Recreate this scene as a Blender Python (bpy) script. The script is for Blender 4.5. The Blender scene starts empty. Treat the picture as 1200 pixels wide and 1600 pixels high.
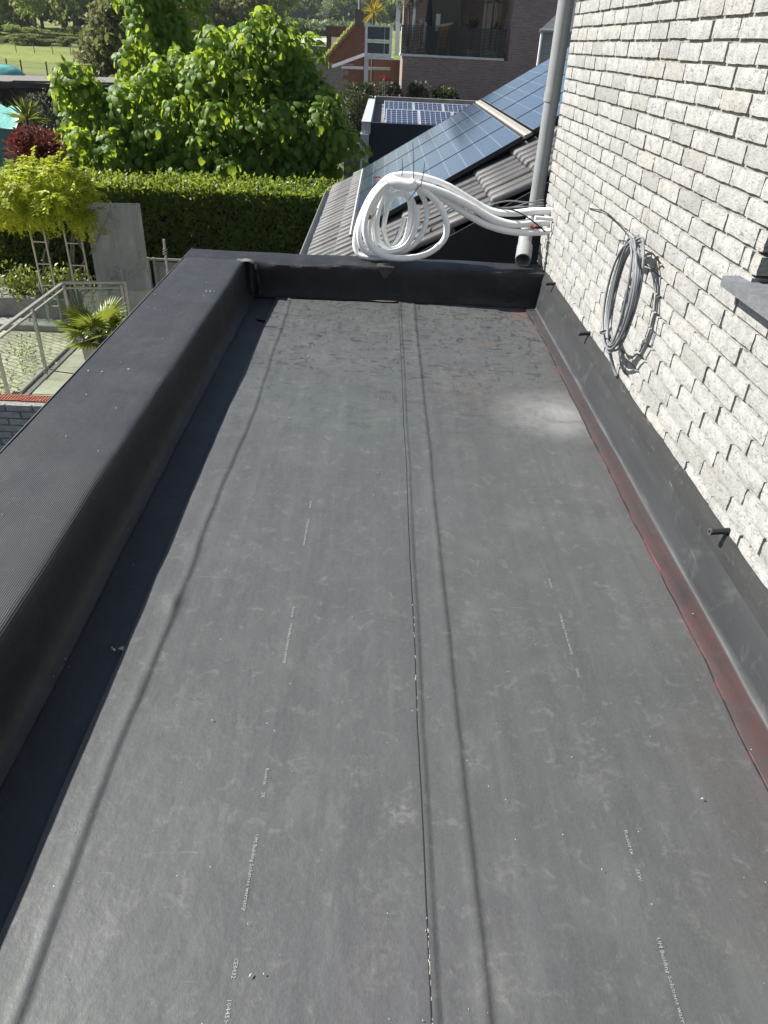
import bpy, bmesh, math, random
import numpy as np
from mathutils import Matrix, Vector, noise as mnoise

sc = bpy.context.scene
col = sc.collection
random.seed(7)
rng = np.random.default_rng(7)
R = math.radians

# ------------------------------------------------------------ camera
cam_d = bpy.data.cameras.new('camera')
cam_d.sensor_width = 36
cam_d.lens = 1130 / 1600 * 36
cam_d.clip_start = .05
cam_d.clip_end = 3000
cam = bpy.data.objects.new('camera', cam_d)
col.objects.link(cam)
right = Vector((0.99913552, 0.00296527, 0.04146582))
down = Vector((0.03637629, -0.54520504, -0.83751312))
fwd = Vector((0.02012392, 0.83829749, -0.54484158))
m = Matrix((right, -down, -fwd)).transposed().to_4x4()
m.translation = (0, 0, 1.4)
cam.matrix_world = m
sc.camera = cam

# ------------------------------------------------------------ daylight
SUN = Vector((-1.0, .21, .95)).normalized()          # towards the sun
world = bpy.data.worlds.new('World')
sc.world = world
world.use_nodes = True
wn = world.node_tree
sky = wn.nodes.new('ShaderNodeTexSky')
sky.sky_type = 'NISHITA'
sky.sun_disc = False
sky.sun_elevation = math.asin(SUN.z)
sky.sun_rotation = math.atan2(SUN.x, SUN.y)
sky.altitude = 0
sky.air_density = 1.0
sky.dust_density = 1.0
wn.links.new(sky.outputs[0], wn.nodes['Background'].inputs[0])
wn.nodes['Background'].inputs[1].default_value = .05
sun_d = bpy.data.lights.new('sun', 'SUN')
sun_d.energy = 5.0
sun_d.angle = R(.5)
sun_d.color = (1.0, .965, .91)
sun_o = bpy.data.objects.new('sun', sun_d)
col.objects.link(sun_o)
sun_o.rotation_euler = SUN.to_track_quat('Z', 'Y').to_euler()
sun_o.location = (-30, 9, 40)

sc.view_settings.view_transform = 'Standard'
sc.view_settings.look = 'None'
sc.view_settings.exposure = 1.12
sc.view_settings.gamma = 1
sc.view_settings.use_curve_mapping = False
sc.cycles.max_bounces = 8
sc.cycles.transparent_max_bounces = 16

# ------------------------------------------------------------ object helpers
def tag(o, label=None, cat=None, group=None, kind=None):
    if label: o['label'] = label
    if cat: o['category'] = cat
    if group: o['group'] = group
    if kind: o['kind'] = kind
    return o

def thing(name, label, cat, loc=(0, 0, 0), group=None):
    o = bpy.data.objects.new(name, None)
    col.objects.link(o)
    o.location = loc
    o.empty_display_size = .2
    return tag(o, label, cat, group)

def origin(o):
    v = Vector((0, 0, 0))
    while o is not None:
        v += o.location
        o = o.parent
    return v

def dup(o, parent=None):
    c = o.copy()
    col.objects.link(c)
    if parent is not None: c.parent = parent
    for ch in list(o.children):
        dup(ch, c)
    return c

def link(name, me, mat=None, parent=None, smooth=False, loc=None):
    o = bpy.data.objects.new(name, me)
    col.objects.link(o)
    if mat is not None and not me.materials: me.materials.append(mat)
    if parent is not None: o.parent = parent
    if loc is not None: o.location = loc
    if smooth: me.polygons.foreach_set('use_smooth', [True] * len(me.polygons))
    return o

def rawmesh(name, v, f, mats=None, fm=None, smooth=False):
    """v: (n,3) array, f: list of faces or (m,k) int array"""
    me = bpy.data.meshes.new(name)
    v = np.asarray(v, dtype=np.float32)
    if isinstance(f, np.ndarray):
        k = f.shape[1]
        me.vertices.add(len(v)); me.vertices.foreach_set('co', v.ravel())
        me.loops.add(f.size); me.loops.foreach_set('vertex_index', f.ravel().astype(np.int32))
        me.polygons.add(len(f))
        me.polygons.foreach_set('loop_start', np.arange(0, f.size, k, dtype=np.int32))
        me.update(calc_edges=True)
    else:
        me.from_pydata([tuple(map(float, p)) for p in v], [], f)
        me.update()
    if smooth: me.polygons.foreach_set('use_smooth', [True] * len(me.polygons))
    for q in (mats or []): me.materials.append(q)
    return me

def catmull(pts, n=8, closed=False):
    p = np.asarray(pts, float)
    if closed: q = np.vstack([p[-1], p, p[0], p[1]])
    else: q = np.vstack([2 * p[0] - p[1], p, 2 * p[-1] - p[-2]])
    out = []
    m_ = len(p) if closed else len(p) - 1
    for i in range(m_):
        a, b, c, d = q[i:i + 4]
        for k in range(n):
            t = k / n
            out.append(.5 * (2 * b + (c - a) * t + (2 * a - 5 * b + 4 * c - d) * t * t + (3 * b - a - 3 * c + d) * t ** 3))
    if not closed: out.append(p[-1])
    return np.array(out)

class MB:
    """collects shapes (world coordinates) and links them as ONE mesh object"""
    def __init__(s): s.v = []; s.f = []
    def add(s, v, f):
        b = len(s.v); s.v += [tuple(p) for p in v]; s.f += [tuple(i + b for i in q) for q in f]; return s
    def box(s, x0, x1, y0, y1, z0, z1, bev=0):
        if bev <= 0:
            v = [(x, y, z) for x in (x0, x1) for y in (y0, y1) for z in (z0, z1)]
            return s.add(v, [(0, 1, 3, 2), (4, 6, 7, 5), (0, 4, 5, 1), (2, 3, 7, 6), (0, 2, 6, 4), (1, 5, 7, 3)])
        b = bev; v = []; f = []
        idx = {}
        for ix, x in enumerate((x0, x1)):
            for iy, y in enumerate((y0, y1)):
                for iz, z in enumerate((z0, z1)):
                    sx, sy, sz = (1, -1)[ix], (1, -1)[iy], (1, -1)[iz]
                    idx[ix, iy, iz, 0] = len(v); v.append((x, y + sy * b, z + sz * b))
                    idx[ix, iy, iz, 1] = len(v); v.append((x + sx * b, y, z + sz * b))
                    idx[ix, iy, iz, 2] = len(v); v.append((x + sx * b, y + sy * b, z))
        I = lambda a, bb, c, k: idx[a, bb, c, k]
        for a in (0, 1):
            q = [I(a, 0, 0, 0), I(a, 1, 0, 0), I(a, 1, 1, 0), I(a, 0, 1, 0)]; f.append(tuple(q if a else q[::-1]))
            q = [I(0, a, 0, 1), I(1, a, 0, 1), I(1, a, 1, 1), I(0, a, 1, 1)]; f.append(tuple(q[::-1] if a else q))
            q = [I(0, 0, a, 2), I(1, 0, a, 2), I(1, 1, a, 2), I(0, 1, a, 2)]; f.append(tuple(q if a else q[::-1]))
        for a in (0, 1):
            for c in (0, 1):
                f.append((I(a, c, 0, 0), I(a, c, 1, 0), I(a, c, 1, 1), I(a, c, 0, 1)))
                f.append((I(a, 0, c, 0), I(a, 1, c, 0), I(a, 1, c, 2), I(a, 0, c, 2)))
                f.append((I(0, a, c, 1), I(1, a, c, 1), I(1, a, c, 2), I(0, a, c, 2)))
        for k in [(a, c, e) for a in (0, 1) for c in (0, 1) for e in (0, 1)]:
            f.append((I(*k, 0), I(*k, 1), I(*k, 2)))
        return s.add(v, f)
    def bar(s, a, b, w, t, upv=(0, 0, 1)):
        """rectangular bar from a to b, w across, t along upv"""
        a, b = Vector(a), Vector(b); d = (b - a).normalized(); u = Vector(upv)
        if abs(d.dot(u)) > .95: u = Vector((1, 0, 0))
        sd = d.cross(u).normalized(); u = sd.cross(d).normalized()
        v = [p + sd * (w / 2 * i) + u * (t / 2 * j) for p in (a, b) for i, j in ((-1, -1), (1, -1), (1, 1), (-1, 1))]
        return s.add([tuple(p) for p in v], [(3, 2, 1, 0), (4, 5, 6, 7), (0, 1, 5, 4), (1, 2, 6, 5), (2, 3, 7, 6), (3, 0, 4, 7)])
    def tube(s, pts, r, n=8, closed=False, caps=True):
        p = [Vector(q) for q in pts]; N = len(p)
        rr = r if hasattr(r, '__len__') else [r] * N
        rings = []; prev = None
        for i in range(N):
            if closed: t = p[(i + 1) % N] - p[i - 1]
            else: t = p[min(i + 1, N - 1)] - p[max(i - 1, 0)]
            t = t.normalized() if t.length > 1e-9 else Vector((0, 0, 1))
            if prev is None:
                u = t.orthogonal().normalized()
            else:
                u = prev - t * prev.dot(t)
                u = u.normalized() if u.length > 1e-6 else t.orthogonal().normalized()
            prev = u; w = t.cross(u)
            rings.append([p[i] + (u * math.cos(2 * math.pi * k / n) + w * math.sin(2 * math.pi * k / n)) * rr[i] for k in range(n)])
        v = [tuple(q) for r_ in rings for q in r_]; f = []
        for i in range(N if closed else N - 1):
            j = (i + 1) % N
            for k in range(n): f.append((i * n + k, i * n + (k + 1) % n, j * n + (k + 1) % n, j * n + k))
        if caps and not closed:
            f.append(tuple(range(n))[::-1]); f.append(tuple((N - 1) * n + k for k in range(n)))
        return s.add(v, f)
    def pipe(s, a, b, r, ri, n=20):
        """hollow straight pipe"""
        a, b = Vector(a), Vector(b); t = (b - a).normalized(); u = t.orthogonal().normalized(); w = t.cross(u)
        v = []
        for p, q in ((a, r), (b, r), (b, ri), (a, ri)):
            v += [tuple(p + (u * math.cos(2 * math.pi * k / n) + w * math.sin(2 * math.pi * k / n)) * q) for k in range(n)]
        f = []
        for i in range(4):
            j = (i + 1) % 4
            for k in range(n): f.append((i * n + k, i * n + (k + 1) % n, j * n + (k + 1) % n, j * n + k))
        return s.add(v, f)
    def prism(s, poly, d0, d1, axis='y'):
        n = len(poly); v = []
        for d in (d0, d1):
            for a, b in poly: v.append((a, d, b) if axis == 'y' else ((d, a, b) if axis == 'x' else (a, b, d)))
        f = [tuple(range(n)), tuple(range(n, 2 * n))[::-1]]
        for k in range(n): f.append((k, n + k, n + (k + 1) % n, (k + 1) % n))
        return s.add(v, f)
    def lathe(s, prof, c, n=20):
        v = []; f = []; m_ = len(prof)
        for r, z in prof:
            v += [(c[0] + r * math.cos(2 * math.pi * k / n), c[1] + r * math.sin(2 * math.pi * k / n), c[2] + z) for k in range(n)]
        for i in range(m_ - 1):
            for k in range(n): f.append((i * n + k, i * n + (k + 1) % n, (i + 1) * n + (k + 1) % n, (i + 1) * n + k))
        f.append(tuple(range(n))[::-1]); f.append(tuple((m_ - 1) * n + k for k in range(n)))
        return s.add(v, f)
    def grid(s, X):
        """X: (a,b,3) array"""
        a, b, _ = X.shape
        v = X.reshape(-1, 3); f = [(i * b + j, i * b + j + 1, (i + 1) * b + j + 1, (i + 1) * b + j) for i in range(a - 1) for j in range(b - 1)]
        return s.add([tuple(map(float, p)) for p in v], f)
    def build(s, name, mat, parent=None, smooth=False, loc=None, recalc=True):
        o_ = origin(parent) + (Vector(loc) if loc is not None else Vector((0, 0, 0)))
        me = bpy.data.meshes.new(name)
        me.from_pydata([(p[0] - o_.x, p[1] - o_.y, p[2] - o_.z) for p in s.v], [], s.f)
        if recalc:
            bm = bmesh.new(); bm.from_mesh(me); bmesh.ops.recalc_face_normals(bm, faces=bm.faces); bm.to_mesh(me); bm.free()
        me.update()
        ob = link(name, me, mat, parent, smooth, loc)
        if smooth == 'auto':
            ang(me)
        return ob

def ang(me, deg=35):
    me.polygons.foreach_set('use_smooth', [True] * len(me.polygons))
    bm = bmesh.new(); bm.from_mesh(me)
    for e in bm.edges:
        e.smooth = not (len(e.link_faces) != 2 or e.calc_face_angle(0) > R(deg))
    bm.to_mesh(me); bm.free()

def unit(a): return a / np.maximum(np.linalg.norm(a, axis=1, keepdims=True), 1e-9)

# leaf shapes: u along the leaf, v across, n out of it
def tmpl_big():
    v = [(0, 0, 0), (.33, 0, .05), (.68, 0, -.02), (1, 0, -.27), (.02, .28, -.02), (.38, .44, -.06), (.74, .27, -.14), (.02, -.28, .05), (.38, -.46, .02), (.74, -.28, -.10)]
    f = [(0, 1, 4), (1, 5, 4), (1, 2, 5), (2, 6, 5), (2, 3, 6), (0, 7, 1), (1, 7, 8), (1, 8, 2), (2, 8, 9), (2, 9, 3)]
    return np.array(v, float), np.array(f)
def tmpl_small():
    v = [(0, 0, 0), (.45, .27, .06), (1, 0, -.08), (.45, -.27, .06)]
    return np.array(v, float), np.array([(0, 2, 1), (0, 3, 2)])
def tmpl_clump(k=7, seed=1):
    r = np.random.default_rng(seed); V = []; F = []
    for i in range(k):
        d = r.normal(size=3); d /= np.linalg.norm(d); e = np.cross(d, r.normal(size=3)); e /= np.linalg.norm(e)
        c = r.normal(size=3) * .32; s_ = r.uniform(.25, .45)
        b = len(V); V += [c - d * s_, c + e * s_ * .6, c + d * s_, c - e * s_ * .6]; F += [(b, b + 1, b + 2), (b, b + 2, b + 3)]
    return np.array(V), np.array(F)
BIG, SMALL = tmpl_big(), tmpl_small()

def leafmesh(name, P, T, N, S, tmpl, mat, off=(0, 0, 0)):
    tv, tf = tmpl
    T = unit(T); N = unit(N - T * np.sum(N * T, axis=1, keepdims=True)); B = np.cross(N, T)
    S = np.asarray(S).reshape(-1, 1, 1)
    V = (P - np.array(off))[:, None, :] + S * (T[:, None, :] * tv[None, :, 0:1] + B[:, None, :] * tv[None, :, 1:2] + N[:, None, :] * tv[None, :, 2:3])
    F = tf[None] + (np.arange(len(P)) * len(tv))[:, None, None]
    return rawmesh(name, V.reshape(-1, 3), F.reshape(-1, tf.shape[1]), [mat])

def foliage(name, P, T, N, S, tmpl, mat, parent, kind=None):
    o_ = origin(parent)
    ob = link(name, leafmesh(name, P, T, N, S, tmpl, mat, tuple(o_)), None, parent)
    if kind: ob['kind'] = kind
    return ob

# ------------------------------------------------------------ material helpers
class G:
    def __init__(s, name):
        s.m = bpy.data.materials.new(name); s.m.use_nodes = True; s.nt = s.m.node_tree; s.nt.nodes.clear()
        s.out = s.nt.nodes.new('ShaderNodeOutputMaterial')
    def n(s, t, ins={}, out=0, **attrs):
        nd = s.nt.nodes.new('ShaderNode' + t)
        for k, v in attrs.items(): setattr(nd, k, v)
        for k, v in ins.items():
            if isinstance(v, bpy.types.NodeSocket): s.nt.links.new(v, nd.inputs[k])
            else:
                if isinstance(v, tuple) and len(v) == 3 and nd.inputs[k].type == 'RGBA': v = v + (1,)
                nd.inputs[k].default_value = v
        return nd.outputs[out]
    def obj(s): return s.n('TexCoord', out=3)
    def rnd(s): return s.n('ObjectInfo', out='Random')
    def isl(s): return s.n('NewGeometry', out='Random Per Island')
    def mp(s, v, scale=(1, 1, 1), rot=(0, 0, 0), loc=(0, 0, 0)): return s.n('Mapping', {0: v, 1: loc, 2: rot, 3: scale})
    def noise(s, v, scale=5, det=3, rough=.55, dist=0): return s.n('TexNoise', {'Vector': v, 'Scale': scale, 'Detail': det, 'Roughness': rough, 'Distortion': dist})
    def ramp(s, f, *st):
        nd = s.nt.nodes.new('ShaderNodeValToRGB'); s.nt.links.new(f, nd.inputs[0]); el = nd.color_ramp.elements
        while len(el) < len(st): el.new(.5)
        for e, (p, c) in zip(el, st): e.position = p; e.color = (c if isinstance(c, tuple) else (c, c, c)) + (1,)
        return nd.outputs[0]
    def mix(s, f, a, b, blend='MIX'): return s.n('Mix', {0: f, 6: a, 7: b}, out=2, data_type='RGBA', blend_type=blend)
    def ma(s, op, a, b=0.0, c=0.0, clamp=False): return s.n('Math', {0: a, 1: b, 2: c}, operation=op, use_clamp=clamp)
    def mr(s, x, a, b, c=0.0, d=1.0): return s.n('MapRange', {0: x, 1: a, 2: b, 3: c, 4: d}, clamp=True)
    def sep(s, v):
        nd = s.nt.nodes.new('ShaderNodeSeparateXYZ'); s.nt.links.new(v, nd.inputs[0]); return nd.outputs
    def add(s, v, w): return s.n('VectorMath', {0: v, 1: w}, operation='ADD')
    def dist(s, v, c): return s.n('VectorMath', {0: v, 1: c}, out=1, operation='DISTANCE')
    def bump(s, h, strength=.3, dist=.01): return s.n('Bump', {'Height': h, 'Strength': strength, 'Distance': dist})
    def pbsdf(s, color, rough=.6, normal=None, **kw):
        ins = {'Base Color': color, 'Roughness': rough}
        if normal is not None: ins['Normal'] = normal
        ins.update(kw)
        return s.n('BsdfPrincipled', ins)
    def done(s, sh): s.nt.links.new(sh, s.out.inputs[0]); return s.m

def plain(name, c, rough=.6, var=.25, scale=6, bump=.0, bscale=40, **kw):
    """a colour with soft mottling and a fine grain"""
    g = G(name); o = g.obj()
    f = g.noise(o, scale, 4)
    c2 = tuple(x * (1 + var) for x in c); c1 = tuple(x * (1 - var) for x in c)
    colr = g.ramp(f, (.3, c1), (.7, c2))
    nm = g.bump(g.noise(o, bscale, 4), bump, .01) if bump else None
    return g.done(g.pbsdf(colr, rough, nm, **kw))

def leafmat(name, dark, light, glow, trans=.45, rough=.42, scale=1.2):
    g = G(name); r = g.isl(); nz = g.noise(g.obj(), scale, 2)
    f = g.ma('ADD', g.ma('MULTIPLY', r, .6), g.ma('MULTIPLY', nz, .55))
    c = g.ramp(f, (.3, dark), (.8, light))
    t = g.mix(.5, c, glow)
    sh = g.n('MixShader', {0: trans, 1: g.pbsdf(c, rough), 2: g.n('BsdfTranslucent', {0: t})})
    return g.done(sh)

def glassmat(name, tint=(.95, .96, .95), ior=1.45, extra=0.04, dirt=0.0):
    g = G(name)
    fc = g.n('LayerWeight', {0: .5}, out=1)
    fr = g.ma('ADD', g.ma('MULTIPLY', g.ma('POWER', fc, 5.0), .55), extra)
    gl = g.n('BsdfGlossy', {0: (1, 1, 1), 1: .03})
    sh = g.n('MixShader', {0: fr, 1: g.n('BsdfTransparent', {0: tint}), 2: gl})
    if dirt:
        sh = g.n('MixShader', {0: g.ma('MULTIPLY', g.mr(g.noise(g.obj(), 2.2, 5), .35, .8), dirt), 1: sh, 2: g.n('BsdfDiffuse', {0: (.40, .41, .40)})})
    return g.done(sh)

def brickmat(name, axis, c1, c2, mortar, bw=.22, bh=.0625, ms=.010, off=.5, bump=.4):
    g = G(name); o = g.obj(); x, y, z = g.sep(o)
    v = g.n('CombineXYZ', {0: x if axis == 'x' else y, 1: z, 2: 0.0})
    nd = g.nt.nodes.new('ShaderNodeTexBrick'); g.nt.links.new(v, nd.inputs['Vector'])
    nd.offset = off
    for k, q in (('Color1', c1 + (1,)), ('Color2', c2 + (1,)), ('Mortar', mortar + (1,)), ('Scale', 1.0), ('Mortar Size', ms), ('Brick Width', bw), ('Row Height', bh), ('Mortar Smooth', .2), ('Bias', 0.0)): nd.inputs[k].default_value = q
    c = g.mix(g.mr(g.noise(o, 1.1, 4), .3, .75, 0, .45), nd.outputs[0], tuple(q * .6 for q in c1), 'MIX')
    c = g.mix(g.mr(g.noise(o, 25, 3), .3, .8, 0, .4), c, tuple(q * 1.3 for q in c2))
    h = g.ma('ADD', g.ma('MULTIPLY', nd.outputs[1], -1.0), g.ma('MULTIPLY', g.noise(o, 60, 3), .3))
    return g.done(g.pbsdf(c, .85, g.bump(h, bump, .012)))
# ============================================================ materials: roof
def membrane(name, floor=True, ribs=0.0, base=(.0495, .0538, .0538)):
    g = G(name); o = g.obj(); x, y, z = g.sep(o)
    b1 = tuple(q * .82 for q in base); b2 = tuple(q * 1.22 for q in base)
    c = g.ramp(g.noise(o, 1.3, 5, .6), (.30, b1), (.70, b2))
    c = g.mix(g.mr(g.noise(g.add(o, (7, 3, 1)), .9, 3), .42, .7, 0, .55), c, (base[0] * 1.22, base[1] * 1.02, base[2] * 1.2))
    c = g.mix(g.mr(g.noise(g.add(o, (1, 9, 4)), 1.7, 3), .5, .75, 0, .5), c, (base[0] * 1.0, base[1] * 1.25, base[2] * 1.15))
    st = g.noise(g.mp(o, (16, .55, 3)), 1.0, 5, .65)
    c = g.mix(g.mr(st, .45, .8, 0, .5), c, tuple(q * 1.8 for q in base))
    st2 = g.noise(g.mp(o, (40, 1.1, 3)), 1.0, 6, .7)
    c = g.mix(g.mr(st2, .4, .75, 0, .30), c, tuple(q * .66 for q in base))
    weave = g.ma('ADD', g.ma('MULTIPLY', g.noise(g.mp(o, (330, 120, 30)), 1.0, 3, .65), .6), g.ma('MULTIPLY', g.noise(o, 150, 3, .7), .4))
    c = g.mix(g.mr(weave, .36, .64, 0, .42), c, tuple(q * 1.7 for q in base))
    # cloudy dust
    d = g.noise(g.add(o, (3, 3, 3)), 5.5, 8, .68, .4)
    c = g.mix(g.mr(d, .50, .78, 0, .34 if floor else .14), c, (.115, .118, .115))
    d2 = g.noise(g.mp(o, (1, 1, 1), loc=(4, 4, 0)), 19, 7, .75, .6)
    c = g.mix(g.mr(d2, .55, .72, 0, .44 if floor else .14), c, (.15, .15, .145))
    # fine scratches lying in several directions
    for k, (sc_, rz, lo) in enumerate((((3, 60, 1), .6, .72), ((2.5, 75, 1), -.9, .73), ((3, 55, 1), 2.2, .73))):
        s_ = g.noise(g.mp(o, sc_, (0, 0, rz), (k * 3.1, k, 0)), 1.6, 4, .55, .35)
        c = g.mix(g.mr(s_, lo, lo + .05, 0, .38 if floor else .26), c, (.2, .2, .195))
    vv = g.nt.nodes.new('ShaderNodeTexVoronoi'); g.nt.links.new(o, vv.inputs['Vector']); vv.inputs['Scale'].default_value = 48
    cs = g.sep(vv.outputs['Color'])
    speck = g.ma('MULTIPLY', g.ma('LESS_THAN', vv.outputs['Distance'], .055), g.ma('GREATER_THAN', cs[0], .93))
    c = g.mix(speck, c, (.42, .42, .40))
    rough = g.mr(g.noise(o, 6, 5), .3, .7, .50, .64)
    if floor:
        # dark shoe scuffs at the far end
        far = g.ma('MULTIPLY', g.mr(y, 2.5, 3.9), 1.0)
        sc1 = g.noise(g.mp(o, (7, 17, 1), (0, 0, .5)), 1.0, 5, .6, 2.2)
        c = g.mix(g.ma('MULTIPLY', g.mr(sc1, .555, .66, 0, .85), far), c, (.014, .014, .015))
        sc2 = g.noise(g.mp(o, (15, 6, 1), (0, 0, -.35), (5, 1, 0)), 1.0, 5, .6, 2.6)
        c = g.mix(g.ma('MULTIPLY', g.mr(sc2, .57, .67, 0, .75), far), c, (.015, .015, .015))
        # trodden dust: pale ragged shoe marks
        n1 = g.noise(o, 44, 6, .72, .5)
        for q, rad, s_ in ((((0.0899, 0.9565)), .05, .5), ((0.0533, 0.7764), .07, .25), ((0.3010, 1.5906), .06, .22), ((0.2586, 1.1167), .06, .3), ((0.3160, 0.8357), .05, .25), ((0.2515, 0.6309), .06, .3), ((0.0445, 0.6586), .05, .3), ((-0.0034, 1.0545), .04, .2), ((0.4605, 1.5710), .08, .2), ((0.5505, 1.1000), .09, .22)):
            msk = g.mr(g.dist(g.mp(o, (1, .8, 1)), (q[0], q[1] * .8, 0)), rad * .35, rad, 1, 0)
            c = g.mix(g.ma('MULTIPLY', g.ma('MULTIPLY', msk, g.mr(n1, .46, .66)), s_ * .8), c, (.21, .205, .185))
        # white dusty patch beside the wall
        p = g.mr(g.dist(g.mp(o, (1, 1.15, 1)), (.88, 3.02 * 1.15, 0)), .05, .36, 1, 0)
        c = g.mix(g.ma('MULTIPLY', p, g.mr(g.noise(o, 7, 6, .65, .5), .3, .72, .15, .85)), c, (.27, .27, .265))
        # red marker spray
        n2 = g.mr(g.noise(o, 14, 5, .7), .3, .7, .25, 1)
        for q, rad, s_ in (((.60, 3.95, 0), .11, .28), ((.92, 4.47, 0), .14, .55), ((.5, 3.25, 0), .3, .12), ((.86, 1.1, 0), .22, .10), ((.9, .75, 0), .3, .08)):
            c = g.mix(g.ma('MULTIPLY', g.ma('MULTIPLY', g.mr(g.dist(o, q), 0, rad, 1, 0), n2), s_), c, (.15, .050, .046))
        c = g.mix(g.ma('MULTIPLY', g.mr(x, .80, .97), g.ma('MULTIPLY', n2, .22)), c, (.085, .050, .050))
    hgt = g.ma('ADD', g.ma('MULTIPLY', weave, .35), g.ma('MULTIPLY', g.noise(o, 34, 5, .62), 1.5))
    if ribs:
        w = g.ma('SINE', g.ma('MULTIPLY', x, 2 * math.pi / .0056))
        rm = g.ma('MULTIPLY', g.mr(g.noise(g.mp(o, (1, .5, 1), loc=(0, 3, 0)), 1.6, 4), .34, .6, .15, 1), g.mr(z, .195, .209))
        w = g.ma('MULTIPLY', w, rm)
        hgt = g.ma('ADD', hgt, g.ma('MULTIPLY', w, ribs))
        c = g.mix(g.mr(w, -.2, 1, 0, .42), c, tuple(q * 1.9 for q in base))
    nm = g.bump(hgt, .32, .0035)
    nm = g.n('Bump', {'Height': g.noise(g.mp(o, (2, 1, 1)), 5, 3, .5), 'Strength': .35, 'Distance': .012, 'Normal': nm})
    return g.done(g.pbsdf(c, rough, nm, **{'Specular IOR Level': .42}))

M = {}
M['floor'] = membrane('roof_membrane', True)
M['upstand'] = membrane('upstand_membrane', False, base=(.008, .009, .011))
M['coping'] = membrane('coping_membrane', False, 0.8, base=(.0155, .0175, .020))
M['strip_sheet'] = membrane('shaded_edge_sheet_membrane', False, base=(.024, .027, .031))  # darker base than the floor, painting the parapet's shade into this sheet
M['bead'] = plain('black_sealant', (.012, .012, .013), .5)
M['trim'] = plain('aluminium_trim', (.33, .34, .34), .35, .1, Metallic=.6)
M['patch'] = plain('grey_primer_patch', (.10, .10, .095), .75, .4, 30, .3)
M['residue'] = plain('white_residue', (.36, .355, .33), .8, .3)

def flashmat():
    g = G('flashing_membrane'); o = g.obj(); x, y, z = g.sep(o)
    c = g.ramp(g.noise(g.mp(o, (8, 1, 8)), 1.5, 5), (.3, (.024, .026, .028)), (.7, (.037, .040, .042)))
    c = g.mix(g.mr(g.noise(o, 9, 7, .7, .5), .55, .8, 0, .4), c, (.12, .125, .12))
    for k, rz in enumerate((.4, 1.9)):
        s_ = g.noise(g.mp(o, (40, 5, 40), (rz, 0, 0), (k, k, 0)), 1.0, 4, .55, .4)
        c = g.mix(g.mr(s_, .70, .75, 0, .35), c, (.2, .2, .2))
    red = g.ma('MULTIPLY', g.mr(x, 1.004, 1.009, 1, 0), g.mr(g.noise(g.mp(o, (4, 1.6, 4)), 4.2, 6, .7), .34, .60, .30, 1.0))
    red = g.ma('MULTIPLY', red, g.mr(y, 1.2, 4.3, 1, .25))
    c = g.mix(red, c, (.066, .035, .034))
    # pale line along the fold, a highlight painted into the colour
    fold = g.mr(g.ma('ABSOLUTE', g.ma('SUBTRACT', x, 1.0115)), 0, .0042, 1, 0)
    c = g.mix(g.ma('MULTIPLY', fold, g.mr(g.noise(g.mp(o, (6, 2, 6)), 3, 5), .3, .65, .08, .5)), c, (.15, .155, .155))
    c = g.mix(g.mr(z, .205, .222, 0, .25), c, (.2, .2, .17))
    nm = g.bump(g.noise(g.mp(o, (30, 5, 30)), 1.0, 4), .25, .006)
    return g.done(g.pbsdf(c, .48, nm))
M['flash'] = flashmat()
def flashmat2():
    g = G('flashing_top_membrane'); o = g.obj()
    c = g.ramp(g.noise(g.mp(o, (8, 2, 8)), 2.5, 5), (.3, (.018, .019, .019)), (.7, (.030, .031, .030)))
    s_ = g.noise(g.mp(o, (30, 9, 30), (.8, 0, 0)), 1.3, 5, .6, .6)
    c = g.mix(g.mr(s_, .62, .72, 0, .55), c, (.15, .15, .14))
    c = g.mix(g.mr(g.noise(o, 30, 6, .7), .58, .75, 0, .4), c, (.10, .10, .085))
    return g.done(g.pbsdf(c, .6, g.bump(s_, .3, .004)))
M['flash2'] = flashmat2()
def redlip():
    g = G('red_marker_shadow_lip'); o = g.obj()
    c = g.ramp(g.noise(g.mp(o, (1, 3, 1)), 2.5, 4), (.50, (.012, .011, .011)), (.72, (.13, .030, .036)))  # near-black paints the shadow line in the gap, red is marker spray
    return g.done(g.pbsdf(c, .5))
M['lip'] = redlip()
M['print'] = None
g = G('faded_white_print')
_f = g.mr(g.noise(g.obj(), 160, 3, .7), .36, .60, .42, .85)
M['print'] = g.done(g.n('MixShader', {0: _f, 1: g.n('BsdfTransparent'), 2: g.pbsdf((.30, .30, .30), .7)}))

# ============================================================ flat roof
roof = thing('flat_roof', 'low flat extension roof of black rubber sheet with raised parapets', 'flat roof')

def wob(y, seed, amp=.012, f=1.3):
    return amp * mnoise.noise((seed * 7.1, y * f, .3)) + amp * .4 * mnoise.noise((seed * 3.7, y * f * 4, .9))

def sheet(name, xf0, xf1, y0, y1, prof, ny=200, extra=(), nx=40, mat='floor'):
    """xf0/xf1: edge x at given y; prof(x, y) -> z; extra: x values that need fine columns"""
    ys = np.linspace(y0, y1, ny)
    t = np.linspace(0, 1, nx)
    X = []
    for y in ys:
        a, b = xf0(y), xf1(y)
        xs = list(a + (b - a) * t)
        for e in extra:
            xe = e(y); xs += list(np.linspace(xe - .028, xe + .028, 13))
        xs = sorted(min(max(q, a), b) for q in xs)
        X.append([(q, y, prof(q, y)) for q in xs])
    mb = MB().grid(np.array(X))
    # turned-down edge so that the sheet has thickness
    n = len(X[0])
    for k in (0, n - 1):
        E = np.array([[X[i][k], (X[i][k][0], X[i][k][1], -.02)] for i in range(len(X))])
        mb.grid(E)
    return mb.build(name, M[mat], roof, smooth='auto')

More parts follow.
